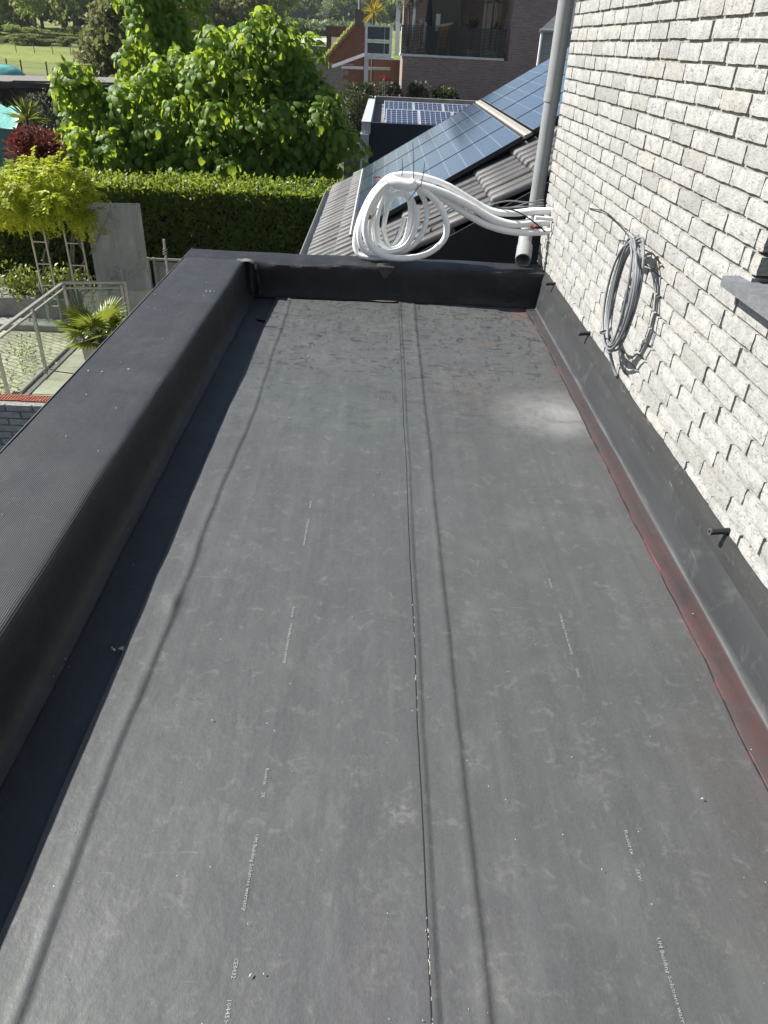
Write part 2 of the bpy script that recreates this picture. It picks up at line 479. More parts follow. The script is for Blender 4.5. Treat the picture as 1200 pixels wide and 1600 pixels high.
def und(x, y):
    return .0035 * mnoise.noise((x * 2.2, y * 1.6, 0)) + .0016 * mnoise.noise((x * 7, y * 4, 3)) + .0007 * mnoise.noise((x * 22, y * 14, 5))
lseam = lambda y: -.5435 - .012 * math.sin(y * 1.5) + wob(y, 1, .012)
rseam = lambda y: .2405 + wob(y, 2, .006)
mseam = lambda y: .139 + wob(y, 3, .003, 3)
slap = lambda y: -.645 + wob(y, 4, .006, 2)
def stepf(d, w=.012): return 1 / (1 + math.exp(max(-40, min(40, d / (w * .28)))))
YB, YF = -1.6, 4.66
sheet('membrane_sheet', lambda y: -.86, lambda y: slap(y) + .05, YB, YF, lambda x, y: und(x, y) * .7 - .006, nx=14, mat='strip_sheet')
def zmid(x, y):
    z = und(x, y) + .001 + (.0045 + .002 * mnoise.noise((1, y * 1.7, 4))) * stepf(x - lseam(y), .0075) + .0012 * math.exp(-((x - lseam(y) + .012) / .012) ** 2)
    z += .0016 * stepf(y - 2.555 - wob(x, 9, .006, 3), .008)
    for bx, by, s_ in ((-.56, 1.62, .010), (-.555, 1.9, .004), (-.6, 2.2, .004)):
        z += s_ * math.exp(-((x - bx) / .028) ** 2 - ((y - by) / .045) ** 2)
    return z
sheet('membrane_sheet', slap, lambda y: mseam(y) + .03, YB, YF, zmid, 260, (lseam,), 44)
def zright(x, y):
    return und(x, y) + .0045 + (.0045) * stepf(x - rseam(y), .0075) + .0012 * math.exp(-((x - rseam(y) + .012) / .012) ** 2) - .004 * stepf(mseam(y) + .012 - x, .004)
sheet('membrane_sheet', mseam, lambda y: 1.0, YB, YF, zright, 260, (rseam, lambda y: mseam(y) + .02), 44)

# sealant bead along the centre seam and its white crumbs
pts = [(mseam(y) - .0015, y, .0045 + und(mseam(y), y)) for y in np.linspace(YB, YF - .02, 260)]
rad = [.0015 + .0013 * abs(mnoise.noise((5, p[1] * 5, 1))) for p in pts]
MB().tube(pts, rad, 5).build('sealant_bead', M['bead'], roof)
mb = MB()
for k in range(300):
    y = rng.uniform(.3, 2.2) if k < 300 else rng.uniform(2.2, 4.6)
    if mnoise.noise((1.5, y * 3.3, 2)) < .05 or (y > 1.1 and k % 3): continue
    x = mseam(y) + rng.normal(0, .0018); s_ = rng.uniform(.0002, .0008); l = rng.uniform(.0008, .005)
    z = .0062 + und(x, y)
    mb.box(x - s_, x + s_, y - l, y + l, z - .004, z + .0008)
res = mb.build('seam_residue', M['residue'], roof); res['kind'] = 'stuff'
# right foot of the wall flashing
fed = lambda y: .948 + .016 * math.sin(y * 1.35 + 2.6) * .6 + wob(y, 6, .012, 2.5)
ys = np.linspace(YB, 4.65, 240)
X = []
for y in ys:
    w1 = wob(y, 11, .004, 1.2); a = fed(y)
    pr = [(a, .0005), (a, .0085), (a + .004, .0102), (.975, .0105), (1.003, .0108), (1.0065, .0114), (1.0105, .0142), (1.013, .0195), (1.0145, .028), (1.016, .036), (1.0215, .06), (1.032, .10), (1.040, .142), (1.0435, .162)]
    X.append([(p[0] + (w1 if p[1] < .1 else w1 * .4) * (1 if i > 2 else .0), y, p[1] + (und(p[0], y) if p[1] < .02 else 0) + (.0015 * mnoise.noise((p[0] * 9, y * 5, 2)) if p[1] > .02 else 0)) for i, p in enumerate(pr)])
fl = thing('wall_flashing', 'black rubber flashing with red sprayed foot strip along base of brick wall', 'flashing')
MB().grid(np.array(X)).build('foot_strip', M['flash'], fl, smooth='auto')
X2 = []
for y in ys:
    w1 = wob(y, 11, .004, 1.2) * .4; tp = .222 + wob(y, 15, .007, 2.2)
    X2.append([(1.0385 + w1, y, .154), (1.0395 + w1, y, .1605), (1.0455 + w1, y, .19), (1.0525, y, tp - .012), (1.056, y, tp), (1.075, y, tp + .002)])
MB().grid(np.array(X2)).build('top_strip', M['flash2'], fl, smooth='auto')
X3 = []
for y in ys:
    a = fed(y); X3.append([(a - .0016, y, .001), (a - .0016, y, .0075 + .0006), (a + .0012, y, .0098)])
MB().grid(np.array(X3)).build('marked_shadow_lip', M['lip'], fl)

# parapets
def parapet_left():
    ys = np.linspace(YB, 4.652, 190); X = []
    H = .217
    for y in ys:
        w = wob(y, 21, .006, 1.1); wt = wob(y, 22, .006, 1.7); k = 1 + .25 * mnoise.noise((4, y * 1.5, 2))
        pr = [(-1.218, H - .09), (-1.218, H - .006), (-1.212, H), (-1.17, H + .001), (-1.05, H), (-.91, H - .0005), (-.868, H - .001), (-.854, H - .0035), (-.8455, H - .009), (-.841, H - .018), (-.839, H - .045), (-.838, .12), (-.836, .08), (-.830, .045), (-.82, .022 * k), (-.805, .008), (-.775 - .01 * k, .0005)]
        X.append([(p[0] + (w if p[0] > -.9 else 0) * (1 if p[1] > .05 else .8) + (.003 * mnoise.noise((p[1] * 12, y * 4, 7)) if p[0] > -.86 else 0), y, p[1] + (wt if p[1] > .15 and p[0] > -1.2 else 0) + (.0022 * mnoise.noise((p[0] * 8, y * 5, 1)) if p[1] > .2 else 0)) for p in pr])
    return MB().grid(np.array(X))
pl = parapet_left().build('parapet', M['coping'], roof, smooth='auto')
# front end parapet
def parapet_back():
    xs = np.linspace(-1.218, 1.058, 150); X = []
    H = .214
    for x in xs:
        w = .010 * mnoise.noise((x * 2.5, 3, 3)); wt = .006 * mnoise.noise((x * 3, 5, 1))
        inn = x < -.842
        y0 = 4.6555 if inn else 0
        fold = lambda z: .010 * mnoise.noise((x * 3.5 + z * 5, z * 7, 4)) + .006 * mnoise.noise((x * 9 - z * 14, z * 9, 8))
        if inn:
            pr = [(4.6555, .0), (4.6555, .02), (4.6555, .04), (4.6555, .08), (4.6555, .12), (4.6555, .16), (4.6555, H - .03), (4.6555, H - .012), (4.656, H - .002), (4.66, H + .002), (4.70, H + .003), (4.80, H + .002), (4.885, H), (4.90, H - .004), (4.905, H - .012), (4.905, H - .5)]
            X.append([(x, p[0], p[1] + (wt if p[1] > .2 else 0)) for p in pr])
        else:
            pr = [(4.610, .003), (4.625, .008), (4.636, .022), (4.642, .05), (4.645, .09), (4.645, .13), (4.645, .165), (4.646, H - .03), (4.650, H - .014), (4.660, H - .004), (4.70, H + .001), (4.80, H + .002), (4.885, H), (4.90, H - .004), (4.905, H - .012), (4.905, H - .5)]
            X.append([(x, p[0] + (fold(p[1]) if .015 < p[1] < H - .01 and p[0] < 4.66 else 0) + (w if p[0] < 4.67 else 0), p[1] + (wt if p[1] > .19 else 0)) for p in pr])
    return MB().grid(np.array(X))
pb = parapet_back().build('parapet', M['upstand'], roof, smooth='auto')
# core of the left parapet, outer trim
MB().box(-1.213, -.86, YB, 4.64, -.6, .19).build('parapet_core', M['bead'], roof)
MB().box(-1.2205, -1.2185, YB, 4.90, .12, .2195).box(-1.2185, -.9, 4.9055, 4.9085, .12, .2).build('edge_trim', M['trim'], roof)
# inner corner piece and repair patches
def patch(name, c, rx, ry, z, mat, seed, nrm='z', th=.002):
    n = 18; r_ = np.random.default_rng(seed); P = []
    for k in range(n):
        a = 2 * math.pi * k / n; q = 1 + .22 * r_.normal() * .6
        P.append((rx * math.cos(a) * q, ry * math.sin(a) * q))
    v = []
    for h_ in (0, th):
        for a, b in P: v.append((c[0] + a, c[1] + b, z + h_) if nrm == 'z' else (c[0] + a, c[1] - h_, z + b))
    f = [tuple(range(n, 2 * n))] + [(k, (k + 1) % n, n + (k + 1) % n, n + k) for k in range(n)]
    return MB().add(v, f).build(name, mat, roof)
mb = MB()
mb.grid(np.array([[(-.885 + .022 * i + .012 * mnoise.noise((i, j, 1)), 4.612 + .022 * j + .012 * mnoise.noise((i, j, 5)), .219 + .009 * mnoise.noise((i * 1.1, j * 1.1, 2)) - (.02 if i > 4 else 0)) for i in range(6)] for j in range(4)]))
mb.build('corner_patch', M['patch'], roof, smooth=True)
mb = MB()
mb.grid(np.array([[(-.80 + .012 * i, 4.60 + .010 * math.sin(i * 1.1) + .006 * math.sin(j * 2 + i), .02 + .19 * j / 8) for i in range(6)] for j in range(9)]))
mb.build('corner_fold', M['upstand'], roof, smooth=True)
patch('repair_patch', (.05, 4.612), .075, .016, .0105, M['patch'], 3)
M['darkpatch'] = plain('dark_patch', (.04, .04, .04), .55, .3, 20)
mb = MB(); X = []
for i in range(9):
    t = i / 8; a = -.03 + .16 * t; hw = .055 * math.sin(math.pi * min(max(t, .08), .92))
    X.append([(.045 + s_ * hw * 1.0, 4.742 - .1 * t if t < .5 else 4.640, (.2195 if t < .5 else .2195 - (t - .5) * .14)) for s_ in (-1, 0, 1)])
mb.grid(np.array(X)).build('repair_patch', M['darkpatch'], roof, smooth=True)
# small drain in the corner
MB().lathe([(.045, .001), (.045, .006), (.03, .004), (.03, .002)], (-.66, 4.2, 0), 16).build('roof_drain', M['bead'], roof)

# printed lettering along the sheets (flat print)
def lettering(txt, x, y0, y1, size, z):
    cu = bpy.data.curves.new('lettering', 'FONT'); cu.body = txt; cu.size = size; cu.resolution_u = 1
    tmp = bpy.data.objects.new('lettering', cu); col.objects.link(tmp)
    me = bpy.data.meshes.new_from_object(tmp.evaluated_get(bpy.context.evaluated_depsgraph_get()))
    bpy.data.objects.remove(tmp); bpy.data.curves.remove(cu)
    n = len(me.vertices); co = np.zeros(n * 3, dtype=np.float32); me.vertices.foreach_get('co', co); co = co.reshape(-1, 3)
    L = co[:, 0].max(); k = (y0 - y1) / L
    new = np.stack([x + co[:, 1], y0 - co[:, 0] * k, np.full(n, z)], 1).astype(np.float32)
    me.vertices.foreach_set('co', new.ravel()); me.materials.clear()
    me.update()
    o = link('printed_lettering', me, M['print'], roof)
    return o
def zl(x, y): return max(zmid(x + d, y + e) for d in (-.005, 0, .008) for e in (-.05, 0, .05)) + .0016
def zr(x, y): return max(zright(x + d, y + e) for d in (-.005, 0, .008) for e in (-.05, 0, .05)) + .0016
for txt, y0, y1 in (('Resitrix', 1.061, 1.016), ('SK', .997, .982), ('UM Building Solutions warranty', .896, .738), ('CE0432', .655, .620), ('1044590', .588, .545), ('Resitrix', 1.621, 1.575), ('UM Building Solutions warranty', 1.55, 1.39), ('Resitrix', 2.2, 2.155), ('UM Building Solutions warranty', 2.09, 1.93)):
    lettering(txt, -.214, y0, y1, .0115, zl(-.211, (y0 + y1) / 2))
for txt, y0, y1 in (('Resitrix', .933, .876), ('SKW', .845, .819), ('UM Building Solutions warranty', .710, .545), ('UM Building Solutions warranty', 1.63, 1.46), ('CE0432', 1.41, 1.375), ('Resitrix', 1.80, 1.75)):
    lettering(txt, .571, y0, y1, .0115, zr(.575, (y0 + y1) / 2))

# loose crumbs lying about
mb = MB()
def crumb(x, y, s_, z=.008):
    a = rng.uniform(0, 3.14); l = s_ * rng.uniform(1, 2.6); c_, d_ = math.cos(a), math.sin(a)
    z += .012 if x > .95 else 0
    mb.add([(x + c_ * l, y + d_ * l, z), (x - d_ * s_, y + c_ * s_, z + s_ * .3), (x - c_ * l, y - d_ * l, z), (x + d_ * s_, y - c_ * s_, z + s_ * .4), (x, y, z + s_ * 1.1)], [(0, 1, 4), (1, 2, 4), (2, 3, 4), (3, 0, 4)])
for k in range(260):
    crumb(rng.uniform(-.8, .93), rng.uniform(.35, 4.55), rng.choice([.0005, .0008, .0012, .002], p=[.45, .33, .17, .05]))
for q in ((-0.1567, 0.6273), (-0.1801, 0.6247), (0.7695, 1.0115), (0.9675, 1.6322), (0.9393, 1.1504), (-0.9047, 2.9934), (-0.3649, 2.8704), (-0.5956, 5.7015), (-0.3516, 3.6140)):
    crumb(q[0], q[1], .0022)
for k in range(40):
    crumb(rng.uniform(-1.2, -.9), rng.uniform(.9, 4.5), rng.choice([.0012, .002, .003]), .2185)
for k in range(9): crumb(-.66 + rng.normal(0, .012), 1.43 + rng.normal(0, .008), .003, .004)
for k in range(3): crumb(-.93 + .02 * k, 3.96, .005, .219)
cr = mb.build('crumbs', M['residue']); tag(cr, 'tiny white crumbs scattered over black roof sheet', 'debris', kind='stuff')
# ============================================================ brick house wall
def wallbrick(name='whitewashed_brick', white=(.350, .348, .334), dark=(.085, .086, .088), use_isl=False):
    g = G(name); o = g.obj(); r = g.isl() if use_isl else g.rnd()
    off = g.n('CombineXYZ', {0: g.ma('MULTIPLY', r, 37.0), 1: g.ma('MULTIPLY', r, 91.0), 2: g.ma('MULTIPLY', r, 53.0)})
    v = g.add(o, off)
    c = g.ramp(r, (0, tuple(q * .86 for q in white)), (.3, white), (.7, tuple(q * 1.05 for q in white)), (.9, (white[0] * 1.02, white[1] * .985, white[2] * .92)), (1, tuple(q * .72 for q in white)))
    big = g.noise(v, 22, 4, .6, .6)
    c = g.mix(g.mr(big, .40, .66, 0, .7), c, tuple(q * .62 for q in white))
    f = g.noise(g.mp(v, (1, .75, 1.4), (.7, 0, 0)), 52, 5, .62, 1.6)
    c = g.mix(g.mr(f, .54, .63, 0, .62), c, dark)
    spk = g.noise(v, 190, 3, .6)
    c = g.mix(g.mr(spk, .6, .72, 0, .6), c, tuple(q * 1.5 for q in dark))
    warm = g.noise(v, 9, 3)
    c = g.mix(g.mr(warm, .55, .8, 0, .22), c, (.36, .32, .26))
    z = g.sep(o)[2]
    h = g.ma('ADD', g.ma('MULTIPLY', f, -1.0), g.ma('MULTIPLY', spk, .5))
    return g.done(g.pbsdf(c, .9, g.bump(h, .55, .005)))
M['brick'] = wallbrick()
M['brick2'] = wallbrick('whitewashed_brick_far', use_isl=True)
M['mortar'] = plain('raked_mortar', (.22, .21, .185), .95, .35, 40, .5, 120)
M['crumbmortar'] = plain('mortar_crumbs', (.42, .41, .36), .95, .2)
M['bluestone'] = plain('bluestone', (.115, .125, .135), .7, .18, 30, .25, 150)
M['pvc'] = plain('grey_pvc', (.24, .25, .25), .42, .1, 5, .03)
M['pvcin'] = plain('dark_pvc', (.07, .075, .08), .5, .1)
M['winframe'] = plain('anthracite_frame', (.05, .052, .055), .4, .1)
M['glass'] = glassmat('clear_glass', (.86, .9, .88), dirt=.12)
M['darkglass'] = plain('window_glass', (.02, .025, .03), .05, .1)

XW = 1.064; CH = .0625; BL = .21; BP = .2203; Z0 = .203; YEND = 5.0
house = thing('brick_house', 'whitewashed brick house wall rising along right side of the flat roof', 'house', (XW, 0, 0))

def brick_mesh(L, seed):
    r_ = np.random.default_rng(seed); nu = max(2, round(L / .035)); nv = 3; H = .0515
    v = []; f = []
    us = np.linspace(-L / 2, L / 2, nu + 1); vs = np.linspace(0, H, nv + 1)
    for i, u in enumerate(us):
        for j, w in enumerate(vs):
            e = (i in (0, nu)) or (j in (0, nv))
            dx = (.0016 if e else 0) + r_.normal(0, .0008)
            dy = r_.normal(0, .0010) - (.0015 * np.sign(u) if i in (0, nu) and j in (0, nv) else 0)
            dz = r_.normal(0, .0008 if e else .0005) - (0.001 if j == nv and i in (0, nu) else 0)
            v.append((dx, u + dy, w + dz))
    n2 = nv + 1
    for i in range(nu):
        for j in range(nv): f.append((i * n2 + j, (i + 1) * n2 + j, (i + 1) * n2 + j + 1, i * n2 + j + 1))
    ring = [i * n2 for i in range(nu + 1)] + [nu * n2 + j for j in range(1, n2)] + [i * n2 + nv for i in range(nu - 1, -1, -1)] + [j for j in range(nv - 1, 0, -1)]
    b = len(v)
    for k in ring: v.append((.085, v[k][1], v[k][2]))
    for k in range(len(ring)):
        q = (k + 1) % len(ring); f.append((ring[k], b + k, b + q, ring[q]))
    return v, f
VAR = {}
for L in (.21, .155, .10, .05):
    VAR[L] = []
    for s_ in range(8 if L == .21 else 3):
        v, f = brick_mesh(L, int(L * 1000) + s_)
        me = rawmesh('brick', v, f, [M['brick']]); ang(me, 32)
        VAR[L].append((me, v, f))

WY0, WY1, WZ0, WZ1 = .75, 2.10, .866, 2.1      # window opening
bricks = []
r_ = np.random.default_rng(3); prev = .0
NROW = 46
for row in range(NROW):
    z = Z0 + row * CH
    while True:
        s0 = r_.uniform(0, BP)
        if abs((s0 - prev + BP / 2) % BP - BP / 2) > .045: break
    prev = s0
    segs = [(-1.3, YEND)]
    if z + .05 > WZ0 - .01 and z < WZ1: segs = [(-1.3, WY0), (WY1, YEND)]
    for a, b in segs:
        # laid from the far corner towards the camera
        y = b; first = True
        while y > a + .02:
            L = .21
            if first:
                L = (.21, .10, .155)[row % 3] if b == YEND else (.10, .155, .21)[(row + 1) % 3]
                first = False
            if y - L < a:
                L = next((q for q in (.155, .10, .05) if y - q >= a - .01), .05)
            jx = r_.normal(0, .0009); jz = r_.normal(0, .0012)
            bricks.append((y - L / 2, z + jz, L, jx, r_.normal(0, .004), r_.normal(0, .004), int(r_.integers(8))))
            y -= L + .0103 + r_.normal(0, .0012)

def project(p):
    d = Vector(p) - Vector((0, 0, 1.4)); a, b, c = d.dot(right), d.dot(down), d.dot(fwd)
    if c < .2: return None
    return 600 + 1130 * a / c, 800 + 1130 * b / c, c
def insight(bk):
    q = project((XW, bk[0], bk[1] + .025)); s_ = project((XW, bk[0] + .1, bk[1] + .025)); t = project((XW, bk[0], bk[1] + .05))
    if not (q and s_ and t) or not (-10 < q[0] < 1215 and -15 < q[1] < 1600): return 0
    return math.hypot(s_[0] - q[0], s_[1] - q[1]) * math.hypot(t[0] - q[0], t[1] - q[1])
order = sorted(range(len(bricks)), key=lambda k: -insight(bricks[k]))
parts = set(order[:300])
far = MB()
for k, (y, z, L, jx, ry, rz, vi) in enumerate(bricks):
    me, v, f = VAR[L][vi % len(VAR[L])]
    if k in parts:
        o = bpy.data.objects.new('brick', me); col.objects.link(o); o.parent = house
        o.location = (jx, y, z); o.rotation_euler = (rz * .6, ry * .5, rz)
    else:
        far.add([(XW + jx + p[0], y + p[1], z + p[2]) for p in v], f)
fb = far.build('brickwork', M['brick2'], house, smooth='auto', recalc=False); fb['kind'] = 'stuff'
XM = XW + .0115
mb = MB()
mb.box(XM, XW + .30, -1.35, WY0 - .02, -.5, 3.1).box(XM, XW + .30, WY1 + .02, YEND - .012, -.5, 3.1)
mb.box(XM, XW + .30, WY0 - .02, WY1 + .02, -.5, WZ0 - .03).box(XM, XW + .30, WY0 - .02, WY1 + .02, WZ1 + .02, 3.1)
mb.build('mortar_bed', M['mortar'], house)
# mortar crumbs squeezed out of the joints
mb = MB()
for k in range(900):
    row = int(r_.integers(0, 34)); y = r_.uniform(.9, 5); z = Z0 + row * CH + (.0515 if r_.random() < .8 else .03)
    if WY0 < y < WY1 and z > WZ0 - .03: continue
    s_ = r_.uniform(.001, .0028); x = XW + r_.uniform(.002, .012)
    mb.add([(x - s_ * 2, y, z + s_ * r_.uniform(-1, 1.5)), (x + s_ * 2, y - s_, z), (x + s_ * 2, y + s_, z), (x, y, z + s_ * r_.uniform(1.5, 4))], [(0, 1, 3), (1, 2, 3), (2, 0, 3), (0, 2, 1)])
mc = mb.build('mortar_crumbs', M['crumbmortar'], house); mc['kind'] = 'stuff'
# window
w = MB()
w.box(XW + .10, XW + .16, WY0 - .01, WY0 + .06, WZ0, WZ1).box(XW + .10, XW + .16, WY1 - .06, WY1 + .01, WZ0, WZ1)
w.box(XW + .10, XW + .16, WY0 + .06, WY1 - .06, WZ0, WZ0 + .07).box(XW + .10, XW + .16, WY0 + .06, WY1 - .06, WZ1 - .07, WZ1)
wf = w.build('window', M['winframe'], house)
MB().box(XW + .125, XW + .135, WY0 + .06, WY1 - .06, WZ0 + .07, WZ1 - .07).build('pane', M['darkglass'], wf)
MB().add([(1.013, .68, .836), (1.013, 2.165, .836), (1.013, 2.165, .864), (1.013, .68, .864), (1.20, .68, .836), (1.20, 2.165, .836), (1.20, 2.165, .876), (1.20, .68, .876)],
         [(0, 1, 2, 3), (4, 7, 6, 5), (0, 4, 5, 1), (3, 2, 6, 7), (1, 5, 6, 2), (0, 3, 7, 4)]).build('window_sill', M['bluestone'], house)

# weep pipes poking out of the wall just above the flashing
for (y, z, dz), lb in (((1.76, .232, -.004), 'black weep pipe in wall base nearest the camera'), ((3.50, .228, -.006), 'black weep pipe between the cable coil and the far corner'), ((4.38, .226, -.002), 'black weep pipe nearest the far parapet corner')):
    t = thing('weep_pipe', lb, 'weep pipe', (XW, y, z), 'weep pipes along the wall base')
    MB().pipe((XW + .03, y + .004, z + .003), (XW - .055, y, z + dz), .0095, .0065, 14).build('pipe', M['bead'], t, smooth='auto')
    MB().pipe((XW - .055, y, z + dz), (XW - .060, y, z + dz - .0003), .0108, .0065, 14).build('pipe_rim', M['pvcin'], t, smooth='auto')

# ============================================================ downpipe
dp = thing('downpipe', 'grey plastic downpipe at the far corner of the brick wall', 'downpipe', (1.02, 5.085, .4))
MB().pipe((1.018, 5.085, .48), (1.022, 5.085, 1.165), .045, .042, 28).pipe((1.022, 5.085, 1.165), (1.024, 5.085, 3.1), .0465, .043, 28).build('pipe', M['pvc'], dp, smooth='auto')
MB().pipe((1.0215, 5.085, 1.135), (1.0215, 5.085, 1.185), .0495, .044, 28).build('socket', M['pvc'], dp, smooth='auto')
c = catmull([(1.018, 5.085, .50), (1.012, 5.08, .455), (0.9732, 5.0300, 0.3845), (0.9468, 4.9000, 0.3071), (0.9375, 4.8400, 0.2765)], 6)
MB().tube(c, .044, 24, caps=False).build('bend', M['pvc'], dp, smooth=True)
MB().pipe((0.9537, 4.9200, 0.3108), (0.9284, 4.7900, 0.2561), .051, .044, 28).build('outlet', M['pvc'], dp, smooth='auto')
MB().box(1.018, 1.062, 5.045, 5.125, 1.60, 1.625).build('bracket', M['pvc'], dp)

# ============================================================ white insulated pipes
M['lag'] = plain('white_pipe_insulation', (.80, .81, .80), .4, .04, 8, .10, 70)
M['redtape'] = plain('red_tape', (.26, .03, .03), .5, .1)
M['greycable'] = plain('grey_cable', (.16, .17, .18), .5, .12)
M['blackcable'] = plain('black_cable', (.018, .018, .02), .5, .2)
pc = thing('pipe_coil', 'coil of white insulated pipes lying on far parapet and running into the wall', 'pipe coil', (.1, 4.76, .22))
runs = [
  [(1.0725, 4.8300, 0.5531),(0.9604, 4.8100, 0.5520),(0.8206, 4.8000, 0.5367),(0.6917, 4.8000, 0.5426),(0.5658, 4.8000, 0.5968),(0.4325, 4.8000, 0.6644),(0.3272, 4.8000, 0.7033),(0.2083, 4.8000, 0.7269),(0.0991, 4.7900, 0.7273),(0.0265, 4.7800, 0.7008),(-0.0408, 4.7700, 0.6276),(-0.1037, 4.7600, 0.4979),(-0.1284, 4.7600, 0.3641),(-0.0815, 4.7600, 0.2725),(0.0331, 4.7600, 0.2615),(0.1543, 4.7600, 0.2864),(0.2507, 4.7600, 0.3685),(0.2904, 4.7700, 0.4938),(0.2637, 4.7900, 0.6005),(0.1925, 4.8000, 0.6688),(0.0858, 4.7900, 0.6839),(-0.0049, 4.7700, 0.6109),(-0.0628, 4.7500, 0.4641),(-0.0505, 4.7400, 0.3331),(0.0526, 4.7400, 0.2828),(0.1717, 4.7400, 0.3308),(0.2283, 4.7500, 0.4575),(0.2253, 4.7600, 0.5674)],
  [(1.0766, 4.8000, 0.4946),(0.9669, 4.7900, 0.4882),(0.8260, 4.7800, 0.4766),(0.7008, 4.7700, 0.5036),(0.5525, 4.7600, 0.5737),(0.4080, 4.7500, 0.6352),(0.2795, 4.7400, 0.6746),(0.1775, 4.7300, 0.6896),(0.0730, 4.7300, 0.6959),(-0.0023, 4.7300, 0.6500),(-0.0686, 4.7200, 0.5438),(-0.0922, 4.7100, 0.4144),(-0.0493, 4.7000, 0.3190),(0.0532, 4.6900, 0.2674),(0.1945, 4.6900, 0.2655),(0.3206, 4.6900, 0.3060),(0.4063, 4.7000, 0.3920),(0.4062, 4.7100, 0.4917),(0.3560, 4.7200, 0.5799),(0.2816, 4.7300, 0.6404),(0.2019, 4.7450, 0.6777)],
  [(1.0788, 4.7700, 0.4474),(0.9717, 4.7700, 0.4352),(0.8306, 4.7700, 0.4331),(0.6735, 4.7700, 0.4646),(0.5274, 4.7800, 0.5282),(0.3943, 4.7900, 0.5987),(0.2726, 4.8000, 0.6468),(0.1524, 4.8100, 0.6873),(0.0631, 4.8200, 0.6712),(0.0079, 4.8200, 0.5773),(-0.0194, 4.8200, 0.4521),(-0.0029, 4.8200, 0.3368),(0.0733, 4.8200, 0.2808),(0.1530, 4.8200, 0.3316),(0.1873, 4.8200, 0.4417),(0.1843, 4.8200, 0.5550),(0.1529, 4.8300, 0.6187)],
  [(0.2323, 4.8500, 0.6883),(0.1559, 4.8500, 0.7104),(0.0850, 4.8400, 0.7089),(0.0156, 4.8400, 0.6771),(-0.0606, 4.8400, 0.5970),(-0.1248, 4.8300, 0.4648),(-0.1543, 4.8200, 0.3422),(-0.1396, 4.8000, 0.2606),(-0.0686, 4.7800, 0.2365),(0.0340, 4.7700, 0.2393)],
  [(0.2569, 4.8600, 0.6255),(0.1750, 4.8700, 0.6646),(0.0650, 4.8700, 0.6380),(-0.0344, 4.8700, 0.5181),(-0.0420, 4.8600, 0.3852),(-0.0178, 4.8500, 0.2859),(0.0251, 4.8400, 0.2500),(0.1222, 4.8400, 0.2981),(0.2051, 4.8500, 0.4287),(0.2105, 4.8600, 0.5415),(0.1631, 4.8700, 0.5977),(0.0791, 4.8700, 0.5942),(0.0357, 4.8600, 0.4849),(0.0278, 4.8500, 0.3825),(0.0644, 4.8500, 0.2973),(0.1197, 4.8500, 0.3472),(0.1622, 4.8600, 0.4711)],
]
for k, (rn, r0) in enumerate(zip(runs, (.0165, .0190, .0165, .0165, .0160))):
    c = catmull([(p[0], p[1], max(p[2], .215 + r0 + .004)) for p in rn], 7)
    MB().tube(c, [r0 * (1 + .06 * mnoise.noise((k, i * .25, 0)) + .05 * (i % 9 == 0)) + (max(0, .0045 - .0002 * max(0, i - 30)) if k < 3 else 0) for i in range(len(c))], 12).build('insulated_pipe', M['lag'], pc, smooth='auto')
mb = MB().tube(catmull([(0.1995, 4.7200, 0.7027), (0.1697, 4.7100, 0.6817), (0.0922, 4.7100, 0.6926), (0.0413, 4.7300, 0.7158)], 5), [.03, .032, .033, .033, .034, .034, .034, .034, .034, .034, .034, .033, .032, .031, .028, .026][:16], 12)
mb.build('insulation_wrap', M['lag'], pc, smooth='auto')
for a, b in (((0.2350, 4.7000, 0.6789), (0.2517, 4.7000, 0.8190)), ((0.1916, 4.7100, 0.7003), (0.1749, 4.7300, 0.9140)), ((0.1212, 4.7300, 0.7297), (0.1161, 4.7400, 0.8255)), ((0.2268, 4.7000, 0.6857), (0.1622, 4.6800, 0.6005)), ((-0.0177, 4.7200, 0.5459), (-0.0547, 4.7100, 0.4834)), ((0.1151, 4.7600, 0.4127), (0.0789, 4.7500, 0.3285))):
    MB().tube([a, tuple((Vector(a) + Vector(b)) / 2 + Vector((.004, 0, .002))), b], [.0028, .0022, .0014], 6).build('cable_tie', M['blackcable'], pc)
MB().tube([(-0.0088, 4.7600, 0.7129), (-0.0319, 4.7500, 0.7134), (-0.0474, 4.7500, 0.7162)], [.005, .006, .003], 8).tube([(-0.0593, 4.7100, 0.5055), (-0.0663, 4.7050, 0.4802)], [.008, .007], 8).tube([(0.9394, 4.7550, 0.4713), (0.9605, 4.7550, 0.4646), (0.9747, 4.7550, 0.4765)], [.008, .009, .005], 8).build('red_tape', M['redtape'], pc)
for rn in ([(1.0229, 4.8600, 0.5944),(0.8984, 4.8400, 0.5964),(0.7977, 4.8400, 0.5997),(0.6989, 4.8300, 0.5786),(0.6408, 4.8200, 0.5518)], [(1.0241, 4.8800, 0.6098),(0.9227, 4.8600, 0.5902),(0.8228, 4.8400, 0.5633),(0.7212, 4.8300, 0.5608)], [(1.0232, 4.8500, 0.5812),(0.8805, 4.8300, 0.5713),(0.7406, 4.8200, 0.5560),(0.6678, 4.8000, 0.5416)]):
    MB().tube(catmull(rn, 6), .005, 6).build('thin_cable', M['greycable'], pc, smooth=True)
MB().tube(catmull([(1.0328, 4.7400, 0.4479), (0.9678, 4.7300, 0.4926), (0.8913, 4.7400, 0.5361), (0.8129, 4.7700, 0.5607), (0.7002, 4.8200, 0.5580)], 6), .0045, 6).build('thin_cable', M['blackcable'], pc, smooth=True)
MB().pipe((1.0600, 4.7400, 0.5245), (0.9521, 4.7200, 0.5313), .012, .007, 12).build('cut_end', M['lag'], pc, smooth='auto')

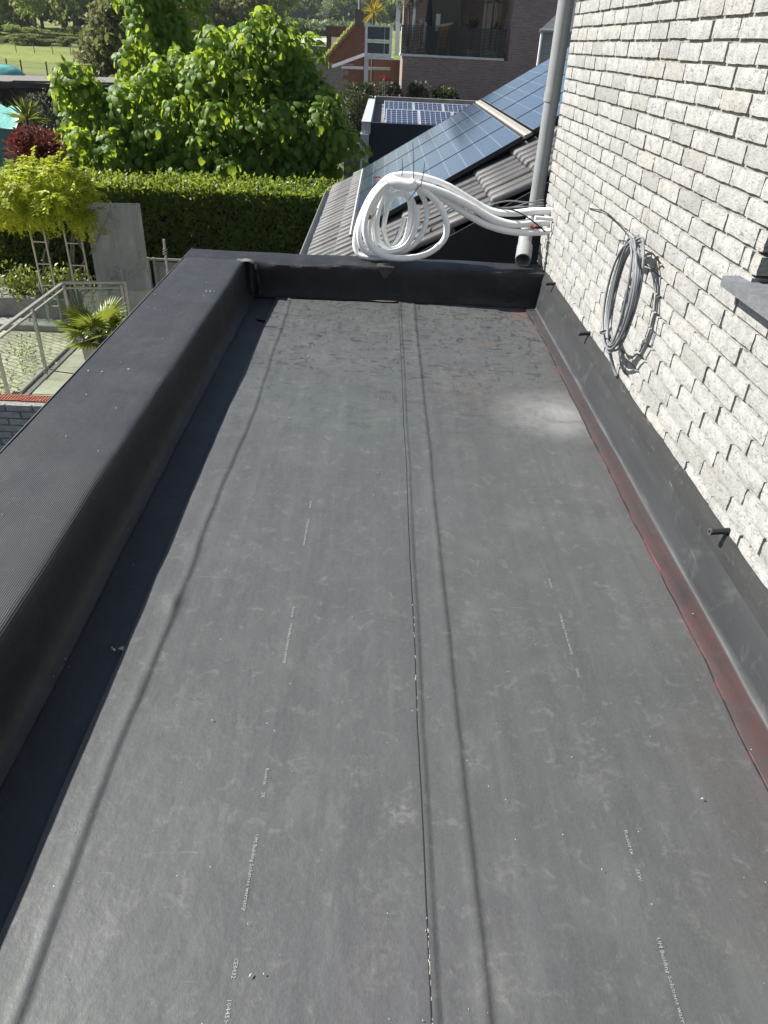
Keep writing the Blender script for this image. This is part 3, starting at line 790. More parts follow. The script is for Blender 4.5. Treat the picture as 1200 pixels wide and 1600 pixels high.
# ============================================================ grey cable coil on the wall
cc = thing('cable_coil', 'coil of thin grey cable hanging on the white brick wall', 'cable coil', (1.0, 2.93, .58))
r_ = np.random.default_rng(12)
pts = []
for k in range(9 * 20):
    a = 2 * math.pi * k / 20; turn = k // 20
    q = np.random.default_rng(turn + 63)
    ra, rb = .214 + q.uniform(-.035, .018), .195 + q.uniform(-.075, .02)
    x = .975 + .010 * (turn % 4) + q.uniform(-.006, .006) + .016 * math.sin(a + q.uniform(-.4, .4))
    ca, sa = math.cos(a), math.sin(a)
    yy = 2.925 + rb * sa + .012 * ca + q.uniform(-.01, .01); zz = .578 + ra * ca - .05 * sa + q.uniform(-.008, .008)
    if ca < -.5: x += .0; zz += .0
    pts.append((min(x, 1.045), yy, zz))
half = len(pts) // 3
for s0, s1, rr in ((0, half + 1, .0050), (half, 2 * half + 1, .0050), (2 * half, len(pts), .0046)):
    MB().tube(catmull(pts[s0:s1], 4), rr, 7).build('cable_loop', M['greycable'], cc, smooth=True)
MB().tube(catmull([(1.058, 3.9277, 0.7344), (1.054, 3.6218, 0.7726), (1.05, 3.3816, 0.7717), (1.045, 3.203, 0.7609), (1.02, 3.009, 0.7671), (0.99, 2.8664, 0.8025)], 6), .0026, 6).build('support_wire', M['blackcable'], cc, smooth=True)
MB().tube(catmull([(.985, 2.95, .37), (1.01, 2.99, .32), (1.035, 2.985, .26), (1.052, 2.955, .222)], 6), .0075, 7).build('cable_tail', M['greycable'], cc, smooth=True)
for tie, tr_ in ((catmull([(.97, 2.98, .405), (.958, 2.99, .40), (.962, 3.02, .395), (.985, 3.03, .40)], 4), .004), ([(.985, 2.87, .775), (.955, 2.93, .79), (.94, 2.96, .785)], .003), ([(.99, 2.84, .785), (1.02, 2.79, .78), (1.05, 2.76, .75)], .003)):
    MB().tube(tie, tr_, 6).build('cable_tie', M['blackcable'], cc)
# ============================================================ tiled roof with solar panels beyond the far parapet
TH = R(30.5); CT, ST = math.cos(TH), math.sin(TH); TS = ST / CT; TZ = -.15
def rp(x, n=0.0): return (x - n * ST, TZ + TS * x + n * CT)       # point on the roof plane (x, z), lifted by n
def tilemat():
    g = G('weathered_roof_tile'); o = g.obj(); r = g.rnd()
    v = g.add(o, g.n('CombineXYZ', {0: g.ma('MULTIPLY', r, 31.0), 1: g.ma('MULTIPLY', r, 17.0), 2: 0.0}))
    c = g.ramp(r, (0, (.042, .041, .041)), (.5, (.056, .055, .054)), (1, (.072, .070, .068)))
    c = g.mix(g.mr(g.noise(v, 11, 6, .7), .45, .75, 0, .5), c, (.12, .115, .11))
    c = g.mix(g.mr(g.noise(v, 60, 4, .7), .55, .75, 0, .5), c, (.05, .05, .048))
    return g.done(g.pbsdf(c, .55, g.bump(g.noise(v, 90, 4), .3, .004)))
M['tile'] = tilemat()
M['zinc'] = plain('zinc_gutter', (.20, .215, .22), .5, .15, 4)
M['under'] = plain('roof_underlay', (.02, .02, .021), .8, .2)
tr = thing('tiled_roof', 'neighbouring grey ribbed tile roof with gutter sloping up behind the far parapet', 'tiled roof', (0, 5.85, TZ))
def tile_mesh():
    W = .2; prof = []
    prof += [(0, 0), (.004, .026), (.011, .041), (.026, .050), (.055, .054), (.088, .051), (.107, .042), (.116, .027), (.121, .0), (.126, -.012), (.198, -.012), (.2, .0)]
    V = []; F_ = []
    stations = [(-.004, .012, .35), (.004, .030, .80), (.03, .036, 1), (.2, .018, 1), (.41, .0, 1)]
    for s_, n0, k in stations:
        for w_, n_ in prof:
            nn = n0 + n_ * k
            V.append((s_ * CT - nn * ST, w_, s_ * ST + nn * CT))
    m_ = len(prof)
    for i in range(len(stations) - 1):
        for j in range(m_ - 1): F_.append((i * m_ + j, i * m_ + j + 1, (i + 1) * m_ + j + 1, (i + 1) * m_ + j))
    b = len(V)
    for w_, n_ in prof: V.append((.004 * CT + .006 * ST, w_, .004 * ST - .006 * CT))
    for j in range(m_ - 1): F_.append((b + j, b + j + 1, j + 1, j))
    me = rawmesh('roof_tile', V, F_, [M['tile']]); ang(me, 40); return me
tme = tile_mesh()
r_ = np.random.default_rng(5)
DX = .32
for k in range(12):
    x = -.73 + DX * k
    for j in range(32):
        y = 5.86 + .2 * j
        if 7.5 < y < 11.2 and x > -.2: continue
        if y > 11.3 and x > -.2: continue
        if x > 2.2: continue
        o = bpy.data.objects.new('roof_tile', tme); col.objects.link(o); o.parent = tr
        o.location = (x + r_.normal(0, .003), y - 5.85 + r_.normal(0, .002), TS * x + r_.normal(0, .0015)); o.rotation_euler = (r_.normal(0, .006), r_.normal(0, .008), r_.normal(0, .006))
a, b = rp(-.72, -.02), rp(3.4, -.02); c, d = rp(3.4, -.12), rp(-.72, -.12)
MB().prism([a, b, c, d], 5.93, 12.26, 'y').build('roof_deck', M['under'], tr)
MB().prism([rp(-.60, -.005), rp(3.4, -.005), (3.3, -3), (-.60, -3)], 5.84, 5.865, 'y').build('gable_wall', M['under'], tr)
MB().box(-.60, 3.3, 12.0, 12.2, -3, -.75).box(-.60, -.45, 5.865, 12.2, -3, -.65).build('wall', plain('garage_render', (.3, .3, .29), .9), tr)
def half_gutter(x, z, y0, y1, r=.06):
    mb = MB(); V = []
    for y in (y0, y1):
        for rr in (r, r - .005):
            for k in range(9):
                a = math.pi + math.pi * k / 8; V.append((x + rr * math.cos(a), y, z + rr * math.sin(a)))
    F_ = []
    for q in (0, 9):
        for k in range(8): F_.append((q + k, q + k + 1, 18 + q + k + 1, 18 + q + k))
    mb.add(V, F_)
    mb.tube([(x - r, y0, z + .004), (x - r, y1, z + .004)], .009, 8)
    return mb
half_gutter(-.80, TZ + TS * -.80 + .03, 5.8, 12.3).build('gutter', M['zinc'], tr, smooth='auto')
# black sheet closing the gap behind the parapet
MB().grid(np.array([[(-1.2 + .15 * i, 4.91 + .235 * j, -.34 - .02 * j + .02 * mnoise.noise((i * .5, j, 0))) for i in range(20)] for j in range(5)])).build('valley_sheet', M['upstand'], tr, smooth=True)

def panelmat():
    g = G('solar_cells'); o = g.obj(); s_, w_, n_ = g.sep(o)
    def grid(v, pitch, wd): return g.ma('LESS_THAN', g.ma('ABSOLUTE', g.ma('SUBTRACT', g.ma('FRACT', g.ma('DIVIDE', v, pitch)), .5)), wd / pitch / 2)
    cs = .1725; cw = .1695
    lines_s = grid(g.ma('ADD', s_, cs / 2 - .012), cs, .005)
    dash = g.ma('LESS_THAN', g.ma('ABSOLUTE', g.ma('SUBTRACT', g.ma('FRACT', g.ma('DIVIDE', w_, .0282)), .5)), .36)
    lines_w = grid(g.ma('ADD', w_, cw / 2 - .015), cw, .0025)
    bus = grid(w_, .0188, .0012); half = grid(g.ma('ADD', s_, -.012), cs, .0020)
    base = g.mix(g.mr(g.noise(o, 3, 2), .3, .7), (.022, .038, .080), (.030, .048, .095))
    c = g.mix(g.ma('MULTIPLY', bus, .45), base, (.30, .33, .36))
    c = g.mix(g.ma('MULTIPLY', half, .3), c, (.2, .24, .28))
    c = g.mix(g.ma('MULTIPLY', lines_w, .35), c, (.25, .3, .35))
    c = g.mix(g.ma('MULTIPLY', g.ma('MULTIPLY', lines_s, dash), .75), c, (.5, .54, .57))
    c = g.mix(g.mr(g.noise(o, 2.5, 6, .7), .55, .85, 0, .12), c, (.2, .2, .19))
    return g.done(g.pbsdf(c, .32, None, **{'Coat Weight': 1.0, 'Coat Roughness': .10, 'Specular IOR Level': .6}))
M['cells'] = panelmat()
M['pframe'] = plain('black_anodised_frame', (.015, .016, .018), .4, .1)
M['rail'] = plain('aluminium_rail', (.22, .205, .17), .5, .1)
M['strip'] = plain('aluminium_strip', (.42, .42, .40), .45, .1)
PN = .135
def make_panel():
    t = thing('solar_panel', 'panel', 'solar panel')
    t.rotation_euler = (0, -TH, 0)
    me = MB().box(.010, 1.74, .010, 1.040, -.004, .0015); o = me.build('cell_glass', M['cells'], t)
    f = MB().box(0, .0095, 0, 1.05, -.034, .004).box(1.7405, 1.75, 0, 1.05, -.034, .004).box(.0095, 1.7405, 0, .0095, -.034, .004).box(.0095, 1.7405, 1.0405, 1.05, -.034, .004)
    f.build('panel_frame', M['pframe'], t)
    MB().box(.0096, 1.7404, .0096, 1.0404, -.032, -.006).build('back_sheet', M['pframe'], t)
    return t
proto = make_panel(); first = True
names = ('nearest the camera', 'second from the camera', 'third from the camera', 'farthest from the camera')
for row, x0 in enumerate((-.20, 1.40)):
    for k in range(4):
        o = proto if first else dup(proto); first = False
        px_, pz_ = rp(x0, PN); o.location = (px_, 7.26 + 1.06 * k, pz_)
        tag(o, 'solar panel in the %s row on the tiled roof, %s' % (('lower', 'upper')[row], names[k]), 'solar panel', 'solar panels on the tiled roof')
for x0 in (-.225, 1.325, 2.93):
    q = [rp(x0, PN - .028), rp(x0 + .062, PN - .028), rp(x0 + .062, PN - .002), rp(x0, PN - .002)]
    MB().prism(q, 7.24, 11.50, 'y').build('panel_rail', M['rail'], tr)
    q = [rp(x0 + .005, PN - .0015), rp(x0 + .02, PN - .0015), rp(x0 + .02, PN + .003), rp(x0 + .005, PN + .003)]
    MB().prism(q, 7.24, 11.50, 'y').build('clamp_strip', M['strip'], tr)
MB().prism([rp(-.15, .04), rp(2.9, .04), rp(2.9, PN - .04), rp(-.15, PN - .04)], 7.36, 7.39, 'y').build('panel_skirt', M['under'], tr)
# loose cables under the panels, over the tiles
MB().tube(catmull([(0.2331, 6.0000, 0.2071), (0.3629, 6.1000, 0.2167), (0.4943, 6.2000, 0.2515), (0.6171, 6.2000, 0.3195), (0.7626, 6.1000, 0.3055)], 6), .006, 6).tube(catmull([(0.2855, 5.9000, 0.1251), (0.4387, 6.0000, 0.1582), (0.5597, 6.0000, 0.2209), (0.6860, 6.0500, 0.2640)], 6), .006, 6).build('loose_cable', M['blackcable'], tr, smooth=True)
# ============================================================ ground
GZ = -3.0
def terr(x, y):
    r = math.hypot(x, y)
    z = GZ + (.03 * (r - 95) if r > 95 else 0)
    if r > 30: z += .25 * min(1, (r - 30) / 60) * mnoise.noise((x * .02, y * .02, 0))
    return z
def fieldmat():
    g = G('meadow'); o = g.obj(); x, y, z = g.sep(o)
    c = g.ramp(g.noise(g.mp(o, (.05, .12, 1)), 1.0, 6, .65), (.3, (.13, .165, .022)), (.55, (.20, .235, .032)), (.75, (.31, .29, .08)))
    c = g.mix(g.mr(g.noise(g.mp(o, (.7, 1.6, 1)), 1.0, 5, .7), .45, .7, 0, .55), c, (.06, .09, .018))
    c = g.mix(g.mr(g.noise(g.mp(o, (.02, .02, 1), loc=(40, 3, 0)), 1.0, 3), .5, .62, 0, .7), c, (.16, .17, .055))
    c = g.mix(g.mr(g.noise(g.mp(o, (.012, .03, 1), loc=(9, 3, 0)), 1.0, 3), .52, .6, 0, .6), c, (.06, .11, .02))
    near = g.mr(y, 30, 55, 1, 0)
    c = g.mix(near, c, (.07, .068, .045))
    h = g.noise(g.mp(o, (1.2, 2, 1)), 1.5, 5, .7)
    return g.done(g.pbsdf(c, .9, g.bump(h, .9, .35)))
M['field'] = fieldmat()
rs = [0, 8, 16, 24, 32, 40, 48, 56, 64, 74, 84, 95, 106, 118, 132, 148, 166, 186, 210, 240, 275, 320, 370, 430, 500, 600, 700]
A = np.linspace(0, 2 * math.pi, 97)
X = np.array([[(r * math.cos(a), r * math.sin(a), terr(r * math.cos(a), r * math.sin(a))) for a in A] for r in rs])
gr = MB().grid(X).build('ground', M['field'], None, smooth=True); tag(gr, 'meadow and farmland stretching away beyond the gardens', kind='structure')

# terrace paving on the left
def slabmat():
    g = G('pale_paving_slab'); o = g.obj(); r = g.rnd()
    v = g.add(o, g.n('CombineXYZ', {0: g.ma('MULTIPLY', r, 31.0), 1: g.ma('MULTIPLY', r, 17.0), 2: 0.0}))
    c = g.mix(r, (.40, .36, .27), (.48, .44, .34))
    c = g.mix(g.mr(g.noise(v, 6, 6, .7), .4, .75, 0, .6), c, (.20, .19, .14))
    return g.done(g.pbsdf(c, .85, g.bump(g.noise(v, 50, 4), .3, .01)))
M['slab'] = slabmat()
M['soil'] = plain('dark_soil', (.045, .04, .03), .95, .4, 12, .6, 60)
pav = MB().box(-9.5, -.9, 5.2, 14.6, GZ - .3, GZ + .012).build('terrace', M['soil'], None); tag(pav, 'paved garden terrace beside the extension', kind='structure')
me = None
r_ = np.random.default_rng(2)
sm = MB().box(-.247, .247, -.247, .247, 0, .045, .006).build('slab', M['slab'], pav); me = sm.data
bpy.data.objects.remove(sm)
for i, x in enumerate(np.arange(-4.55, -2.3, .505)):
    for j, y in enumerate(np.arange(5.6, 11.3, .505)):
        gap = .05 if i > 0 else 0
        o = bpy.data.objects.new('slab', me); col.objects.link(o); o.parent = pav; o.location = (x + gap, y + (.2 if i % 2 else 0), GZ + .013 + r_.normal(0, .002)); o.rotation_euler = (r_.normal(0, .004), r_.normal(0, .004), r_.normal(0, .004))
# small sandy pavers outside the glass
def paver():
    g = G('sandy_clinker_pavers'); o = g.obj(); x, y, z = g.sep(o)
    nd = g.nt.nodes.new('ShaderNodeTexBrick'); g.nt.links.new(g.mp(o, (1, 1, 1), (0, 0, .5)), nd.inputs['Vector'])
    for k, q in (('Color1', (.40, .35, .25, 1)), ('Color2', (.50, .44, .33, 1)), ('Mortar', (.10, .09, .05, 1)), ('Scale', 1.0), ('Mortar Size', .008), ('Brick Width', .2), ('Row Height', .1)): nd.inputs[k].default_value = q
    c = g.mix(g.mr(g.noise(o, 2.5, 5, .7), .45, .7, 0, .6), nd.outputs[0], (.26, .25, .14))
    h = g.ma('MULTIPLY', nd.outputs[1], -1.0)
    return g.done(g.pbsdf(c, .9, g.bump(h, .6, .02)))
yd = MB().box(-9.4, -4.97, 6.0, 12.1, GZ + .0125, GZ + .03).build('brick_paving', paver(), None); tag(yd, 'sandy block paving seen through the glass railing', kind='structure')

# low garden wall with an unfinished top
M['gbrick'] = wallbrick('grey_garden_brick', (.36, .37, .38), (.12, .125, .13))
M['redclay'] = plain('red_clay', (.30, .10, .06), .85, .25, 30, .2)
gw = thing('garden_wall', 'unfinished grey brick garden wall topped with red perforated bricks below the parapet', 'wall', (-2.8, 5.4, GZ))
gb = {}
for L in (.21, .10):
    bme = []
    for s_ in range(5):
        v, f = brick_mesh(L, 900 + s_ + int(L * 100)); v = [(p[1], p[0], p[2]) for p in v]
        mm = rawmesh('brick', v, [q[::-1] for q in f], [M['gbrick']]); ang(mm, 50); bme.append(mm)
    gb[L] = bme
TOPZ = -1.20
for row in range(14):
    z = TOPZ - .0625 * (row + 1) + .006
    x = -3.55 + (.11 if row % 2 else 0)
    while x < -1.45:
        o = bpy.data.objects.new('brick', gb[.21][int(r_.integers(5))]); col.objects.link(o); o.parent = gw
        o.location = (x + 2.8, r_.normal(0, .002), z - GZ); o.rotation_euler = (0, 0, r_.normal(0, .006)); x += .22
MB().box(-3.7, -1.3, 5.412, 5.50, GZ, TOPZ - .004).build('mortar_bed', M['mortar'], gw)
def perforated():
    mb = MB(); H = .055; L = .23; W = .11
    nx, ny = 9, 4; t = .007
    cw_, cl = (W - t) / ny, (L - t) / nx
    for i in range(ny + 1): mb.box(0, L, i * cw_, i * cw_ + t, 0, H)
    for i in range(nx + 1):
        for j in range(ny): mb.box(i * cl, i * cl + t, j * cw_ + t + .0002, (j + 1) * cw_ - .0002, 0, H - .0008)
    mb.box(.002, L - .002, .002, W - .002, 0, .006)
    return mb
pb0 = perforated().build('perforated_brick', M['redclay'], None)
pme = pb0.data; bpy.data.objects.remove(pb0)
for k in range(9):
    o = bpy.data.objects.new('perforated_brick', pme); col.objects.link(o); o.parent = gw; o.location = (-3.62 + .24 * k + 2.8, .07 + r_.normal(0, .003), TOPZ - .045 - GZ); o.rotation_euler = (0, 0, r_.normal(0, .01))

# ============================================================ glass railing
M['steel'] = plain('brushed_steel', (.42, .41, .38), .38, .12, 12, **{'Metallic': .55})
M['railglass'] = glassmat('railing_glass', (.80, .86, .83), dirt=.22, extra=.05)
M['plexi'] = None
g = G('cloudy_plastic_sheet')
o_ = g.obj()
pc_ = g.mix(g.mr(g.noise(g.mp(o_, (3, 3, .5)), 1.5, 5), .35, .7), (.40, .40, .38), (.58, .58, .55))
f_ = g.mr(g.noise(g.mp(o_, (2, 2, 1)), 1.4, 5, .6), .3, .75, .30, .62)
M['plexi'] = g.done(g.n('MixShader', {0: f_, 1: g.n('BsdfTransparent', {0: (.85, .88, .86)}), 2: g.pbsdf(pc_, .25)}))
rl = thing('glass_railing', 'steel and glass railing round the terrace below the left parapet', 'railing', (-4.93, 11.46, GZ))
H0, H1 = GZ + .0, GZ + 1.02
def rpost(mb, x, y, z0, z1, w=.045): return mb.box(x - w / 2, x + w / 2, y - w / 2, y + w / 2, z0, z1, .004)
for x, y in ((-4.93, 11.46), (-4.93, 10.25), (-4.93, 9.04), (-4.93, 7.83), (-4.93, 6.62), (-4.08, 11.62)):
    rpost(MB(), x, y, H0, H1 - .04).build('post', M['steel'], rl)
rpost(MB(), -4.02, 11.63, H0, H1 + .01, .05).build('post', M['steel'], rl)
MB().bar((-4.93, 6.5, H1), (-4.93, 11.485, H1), .05, .035).bar((-4.95, 11.46, H1 + .001), (-4.0, 11.63, H1 + .001), .05, .035).build('handrail', M['steel'], rl)
MB().bar((-4.93, 6.5, H1 - .085), (-4.93, 11.43, H1 - .085), .03, .022).bar((-4.90, 11.47, H1 - .085), (-4.05, 11.62, H1 - .085), .03, .022).build('mid_rail', M['steel'], rl)
MB().bar((-4.93, 6.5, H0 + .09), (-4.93, 11.43, H0 + .09), .03, .025).bar((-4.90, 11.47, H0 + .09), (-4.05, 11.62, H0 + .09), .03, .025).build('bottom_rail', M['steel'], rl)
for y0, y1 in ((10.29, 11.42), (9.08, 10.21), (7.87, 9.0), (6.66, 7.79)):
    MB().box(-4.935, -4.925, y0, y1, H0 + .11, H1 - .10).build('glass_pane', M['railglass'], rl)
gp = MB().add([(-4.89, 11.468, H0 + .11), (-4.10, 11.608, H0 + .11), (-4.10, 11.608, H1 - .1), (-4.89, 11.468, H1 - .1), (-4.892, 11.478, H0 + .11), (-4.102, 11.618, H0 + .11), (-4.102, 11.618, H1 - .1), (-4.892, 11.478, H1 - .1)],
     [(0, 1, 2, 3), (7, 6, 5, 4), (0, 4, 5, 1), (1, 5, 6, 2), (2, 6, 7, 3), (3, 7, 4, 0)]).build('glass_pane', M['railglass'], rl)
MB().box(-4.87, -4.80, 6.3, 11.38, GZ + .014, GZ + .075, .006).box(-4.79, -4.73, 6.3, 11.38, GZ + .014, GZ + .05, .006).box(-4.87, -3.9, 11.39, 11.46, GZ + .014, GZ + .06, .006).build('floor_channel', M['steel'], rl)
sp = thing('steel_post', 'short square steel post with red smear standing behind the garden wall', 'post', (-4.62, 8.65, GZ))
mbp = MB(); mbp.box(-4.675, -4.565, 8.60, 8.70, GZ + .014, GZ + .40)
mbp.build('post', M['steel'], sp)
MB().box(-4.667, -4.573, 8.608, 8.692, GZ + .4, GZ + .402).build('post_mouth', M['under'], sp)
MB().box(-4.65, -4.60, 8.5975, 8.5995, GZ + .16, GZ + .36).build('red_smear', plain('red_smear', (.42, .16, .13), .7, .4, 12), sp)

# ============================================================ plants near
F_tree = leafmat('broad_leaf', (.065, .13, .02), (.18, .29, .04), (.66, .80, .07), .50, .55, .6)
F_hedge = leafmat('laurel_leaf', (.034, .066, .011), (.11, .17, .022), (.50, .62, .06), .46, .42, 1.5)
F_lime = leafmat('lime_leaf', (.15, .20, .02), (.46, .50, .035), (.92, .98, .09), .52, .5, 2)
F_red = leafmat('red_leaf', (.035, .036, .014), (.17, .036, .032), (.3, .06, .05), .35, .4, 3)
F_dull = leafmat('dull_leaf', (.022, .035, .015), (.075, .095, .045), (.15, .18, .06), .3, .5, 3)
F_grey = leafmat('grey_leaf', (.05, .06, .045), (.13, .14, .10), (.2, .22, .12), .3, .5, 3)
F_palm = leafmat('palm_leaf', (.06, .10, .012), (.20, .24, .03), (.38, .42, .06), .35, .4, 4)
M['bark'] = plain('bark', (.085, .072, .055), .9, .4, 14, .6, 40)
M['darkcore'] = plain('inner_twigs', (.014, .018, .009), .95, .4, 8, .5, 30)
M['wood'] = plain('weathered_wood', (.16, .145, .13), .85, .3, 10, .4, 60)
M['darkwood'] = plain('dark_wood', (.05, .047, .046), .85, .35, 8, .3, 50)

def shoots(ells, n, rg, down=.0):
    """tips on the outside of a union of ellipsoids: position, outward direction"""
    out = []
    wts = np.array([e[1][0] * e[1][2] for e in ells]); wts /= wts.sum()
    while len(out) < n:
        c, r = ells[rg.choice(len(ells), p=wts)]
        d = rg.normal(size=3); d /= np.linalg.norm(d)
        p = np.array(c) + d * np.array(r) * (rg.uniform(.72, 1.06) if rg.random() < .72 else rg.uniform(1.08, 1.26))
        if any(np.sum(((p - np.array(c2)) / np.array(r2)) ** 2) < .55 for c2, r2 in ells if c2 is not c): continue
        nn = d / np.array(r); nn /= np.linalg.norm(nn)
        out.append((p, nn))
    return out

# --- big broad-leaved tree
tx, ty = -3.9, 18.2
tree = thing('broadleaf_tree', 'big tree with drooping bright green broad leaves behind the hedge', 'tree', (tx, ty, GZ))
rg = np.random.default_rng(21)
ells = [((-5.12, 19.7, 1.25), (.80, .75, 2.6)), ((-2.92, 18.1, -.22), (1.58, 1.25, 1.60)), ((-1.62, 18.0, -.72), (.85, .8, .82)), ((-6.0, 17.7, -.62), (1.0, .9, .80)), ((-4.5, 17.8, -.95), (1.6, 1.1, .75)), ((-4.95, 19.2, -.3), (.95, .7, 1.1)), ((-4.75, 18.1, -.15), (.95, .9, .85)), ((-5.5, 18.0, -.5), (.8, .8, .75)), ((-1.45, 17.9, .08), (.40, .4, .58)), ((-6.5, 17.5, .16), (.30, .35, .48)), ((-2.55, 18.4, 1.05), (.65, .6, .55)), ((-3.3, 18.3, 1.0), (.35, .4, .5))]
limb = MB(); 
trunk = MB().tube(catmull([(tx, ty, GZ - .1), (tx + .05, ty, GZ + .6), (tx - .02, ty + .05, GZ + 1.3), (tx + .03, ty, GZ + 2.0)], 5), np.linspace(.17, .12, 16), 10)
trunk.build('trunk', M['bark'], tree, smooth=True)
Pp, Tt, Nn, Ss = [], [], [], []
base_pt = np.array([tx + .03, ty, GZ + 1.8])
lm = MB()
clumps = shoots(ells, 250, rg)
for k, (p, nn) in enumerate(clumps):
    if k % 9 == 0 and p[1] < 19:
        mid = base_pt * .45 + p * .55 + np.array([0, 0, -.2]) + rg.normal(0, .12, 3)
        lm.tube(catmull([base_pt + rg.normal(0, .05, 3) + (0, 0, rg.uniform(-.4, .3)), mid, p - nn * .1], 5), np.linspace(.05, .008, 11), 5)
    rx, rz_ = rg.uniform(.22, .40), rg.uniform(.24, .42)
    cen = p - nn * .12
    for j in range(int(80 * (rx / .3) ** 1.5)):
        # leaves hang like shingles from the top of each clump down its outer side
        a = rg.uniform(0, 2 * math.pi); u = rg.random() ** .8; e = math.pi / 2 - u * 2.05
        d = np.array([math.cos(a) * math.cos(e), math.sin(a) * math.cos(e), math.sin(e)])
        if d @ nn < -.35: continue
        q = cen + d * np.array([rx, rx, rz_]) * rg.uniform(.75, 1.22)
        if d[2] < -.1: q[2] -= rg.uniform(0, .18)
        hor = np.array([math.cos(a), math.sin(a), 0])
        tip = hor * (.75 - .5 * u) + np.array([0, 0, -.25 - .8 * u]) + rg.normal(0, .34, 3)
        nrm = d + np.array([0, 0, .35]) + rg.normal(0, .36, 3)
        Pp.append(q); Tt.append(tip); Nn.append(nrm); Ss.append(rg.uniform(.095, .20))
for k in range(5200):      # leaves inside the crown
    c, r = ells[int(rg.integers(5))]
    d = rg.normal(size=3); d /= np.linalg.norm(d); q = np.array(c) + d * np.array(r) * rg.uniform(.3, .92)
    Pp.append(q); Tt.append(np.array([0, 0, -.8]) + rg.normal(0, .5, 3)); Nn.append(np.array([0, -.3, .8]) + rg.normal(0, .5, 3)); Ss.append(rg.uniform(.14, .22))
Pp, Tt, Nn, Ss = map(np.array, (Pp, Tt, Nn, Ss))
score = Pp[:, 1] - 3.0 * Ss + rg.uniform(0, .55, len(Pp))
idx = np.argsort(score); near = idx[:300]; rest = idx[300:]
crown = foliage('crown', Pp[rest], Tt[rest], Nn[rest], Ss[rest], BIG, F_tree, tree, 'stuff')
lm.build('limbs', M['bark'], tree, smooth=True)
lme = rawmesh('leaf', BIG[0], BIG[1], [F_tree])
for k in near:
    t = Vector(Tt[k]).normalized(); n_ = Vector(Nn[k]); n_ = (n_ - t * n_.dot(t)).normalized(); b_ = n_.cross(t)
    o = bpy.data.objects.new('leaf', lme); col.objects.link(o); o.parent = tree
    o.location = Vector(Pp[k]) - Vector((tx, ty, GZ)); o.rotation_euler = Matrix((t, b_, n_)).transposed().to_euler(); o.scale = (Ss[k],) * 3

# --- clipped hedge
hd = thing('clipped_hedge', 'long clipped dark green laurel hedge behind the flat roof', 'hedge', (-4.2, 15.6, GZ))
rg = np.random.default_rng(31)
def hedge_leaves(x0, x1, y0, y1, z0, z1, n, size):
    P_ = []; T_ = []; N_ = []; S_ = []
    for k in range(n):
        u = rg.random(); x = rg.uniform(x0, x1)
        if u < .62:
            zz = z1 - (z1 - z0) * rg.random() ** 1.25
            bulge = .09 * mnoise.noise((x * 1.3, zz * 1.6, 2)) + .05 * mnoise.noise((x * 4, zz * 4, 2))
            p = (x, y0 + bulge + abs(rg.normal(0, .06)), zz); nn = np.array([0, -1, .35])
        elif u < .94:
            yy = rg.uniform(y0, y1); p = (x, yy, z1 + .09 * mnoise.noise((x * 1.5, yy * 1.5, 7)) + .05 * mnoise.noise((x * 5, yy * 5, 1)) + rg.normal(0, .035)); nn = np.array([0, -.15, 1])
            if rg.random() < .14: p = (p[0], p[1], p[2] + rg.uniform(.03, .13))
        else:
            p = (x, rg.uniform(y0, y1), rg.uniform(z0, z1)); nn = rg.normal(size=3)
        P_.append(p); d = rg.normal(0, .6, 3) + np.array([0, -.25, .45]); T_.append(d); N_.append(nn + np.array([-.25, 0, .1]) + rg.normal(0, .75, 3)); S_.append(size * rg.uniform(.6, 1.35))
    return map(np.array, (P_, T_, N_, S_))
a_ = hedge_leaves(-7.9, -.15, 14.95, 16.3, GZ + .25, -1.16, 32000, .088)
foliage('leaves', *a_, SMALL, F_hedge, hd, 'stuff')
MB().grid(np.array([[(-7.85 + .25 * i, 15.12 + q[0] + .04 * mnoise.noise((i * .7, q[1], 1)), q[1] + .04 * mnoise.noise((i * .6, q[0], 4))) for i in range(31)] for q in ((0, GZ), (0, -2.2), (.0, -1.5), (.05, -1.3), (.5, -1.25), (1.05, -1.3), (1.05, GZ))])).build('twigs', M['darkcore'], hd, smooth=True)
tw = MB()
for k in range(26):
    x = rg.uniform(-7.6, -.5); tw.tube([(x, 15.05, GZ), (x + rg.normal(0, .1), 15.02, -2.4), (x + rg.normal(0, .2), 14.98, -1.9)], [.022, .016, .008], 5)
tw.build('stems', M['bark'], hd)['kind'] = 'stuff'

# --- wisteria on a trellis
wi = thing('wisteria', 'lime green wisteria trained over a metal trellis in front of the hedge', 'climber', (-5.15, 12.2, GZ))
rg = np.random.default_rng(41)
P_, T_, N_, S_ = [], [], [], []
wells = [((-5.1, 12.2, -.50), (.45, .4, .26)), ((-5.5, 12.1, -.66), (.40, .4, .28)), ((-4.75, 12.2, -.82), (.38, .35, .26)), ((-5.25, 12.0, -1.02), (.40, .3, .16)), ((-5.85, 12.1, -.88), (.42, .4, .30)), ((-6.3, 12.2, -.95), (.4, .4, .26)), ((-4.62, 12.0, -1.05), (.28, .3, .14)), ((-5.0, 11.9, -.75), (.3, .25, .2))]
for p, nn in shoots(wells, 620, rg):
    dirn = nn * .9 + np.array([0, 0, -.22]) + rg.normal(0, .45, 3); dirn /= np.linalg.norm(dirn); L = rg.uniform(.16, .34)
    side = np.cross(dirn, (0, 0, 1)); side /= np.linalg.norm(side) + 1e-6
    for j in range(13):
        t = j / 13; q = p - nn * .1 + dirn * L * t + np.array([0, 0, -.12 * t * t])
        for sg in (-1, 1):
            P_.append(q); T_.append(side * sg + dirn * .5 + np.array([0, 0, -.25]) + rg.normal(0, .2, 3)); N_.append(np.array([0, 0, 1]) + nn * .5 + rg.normal(0, .3, 3)); S_.append(rg.uniform(.05, .085))
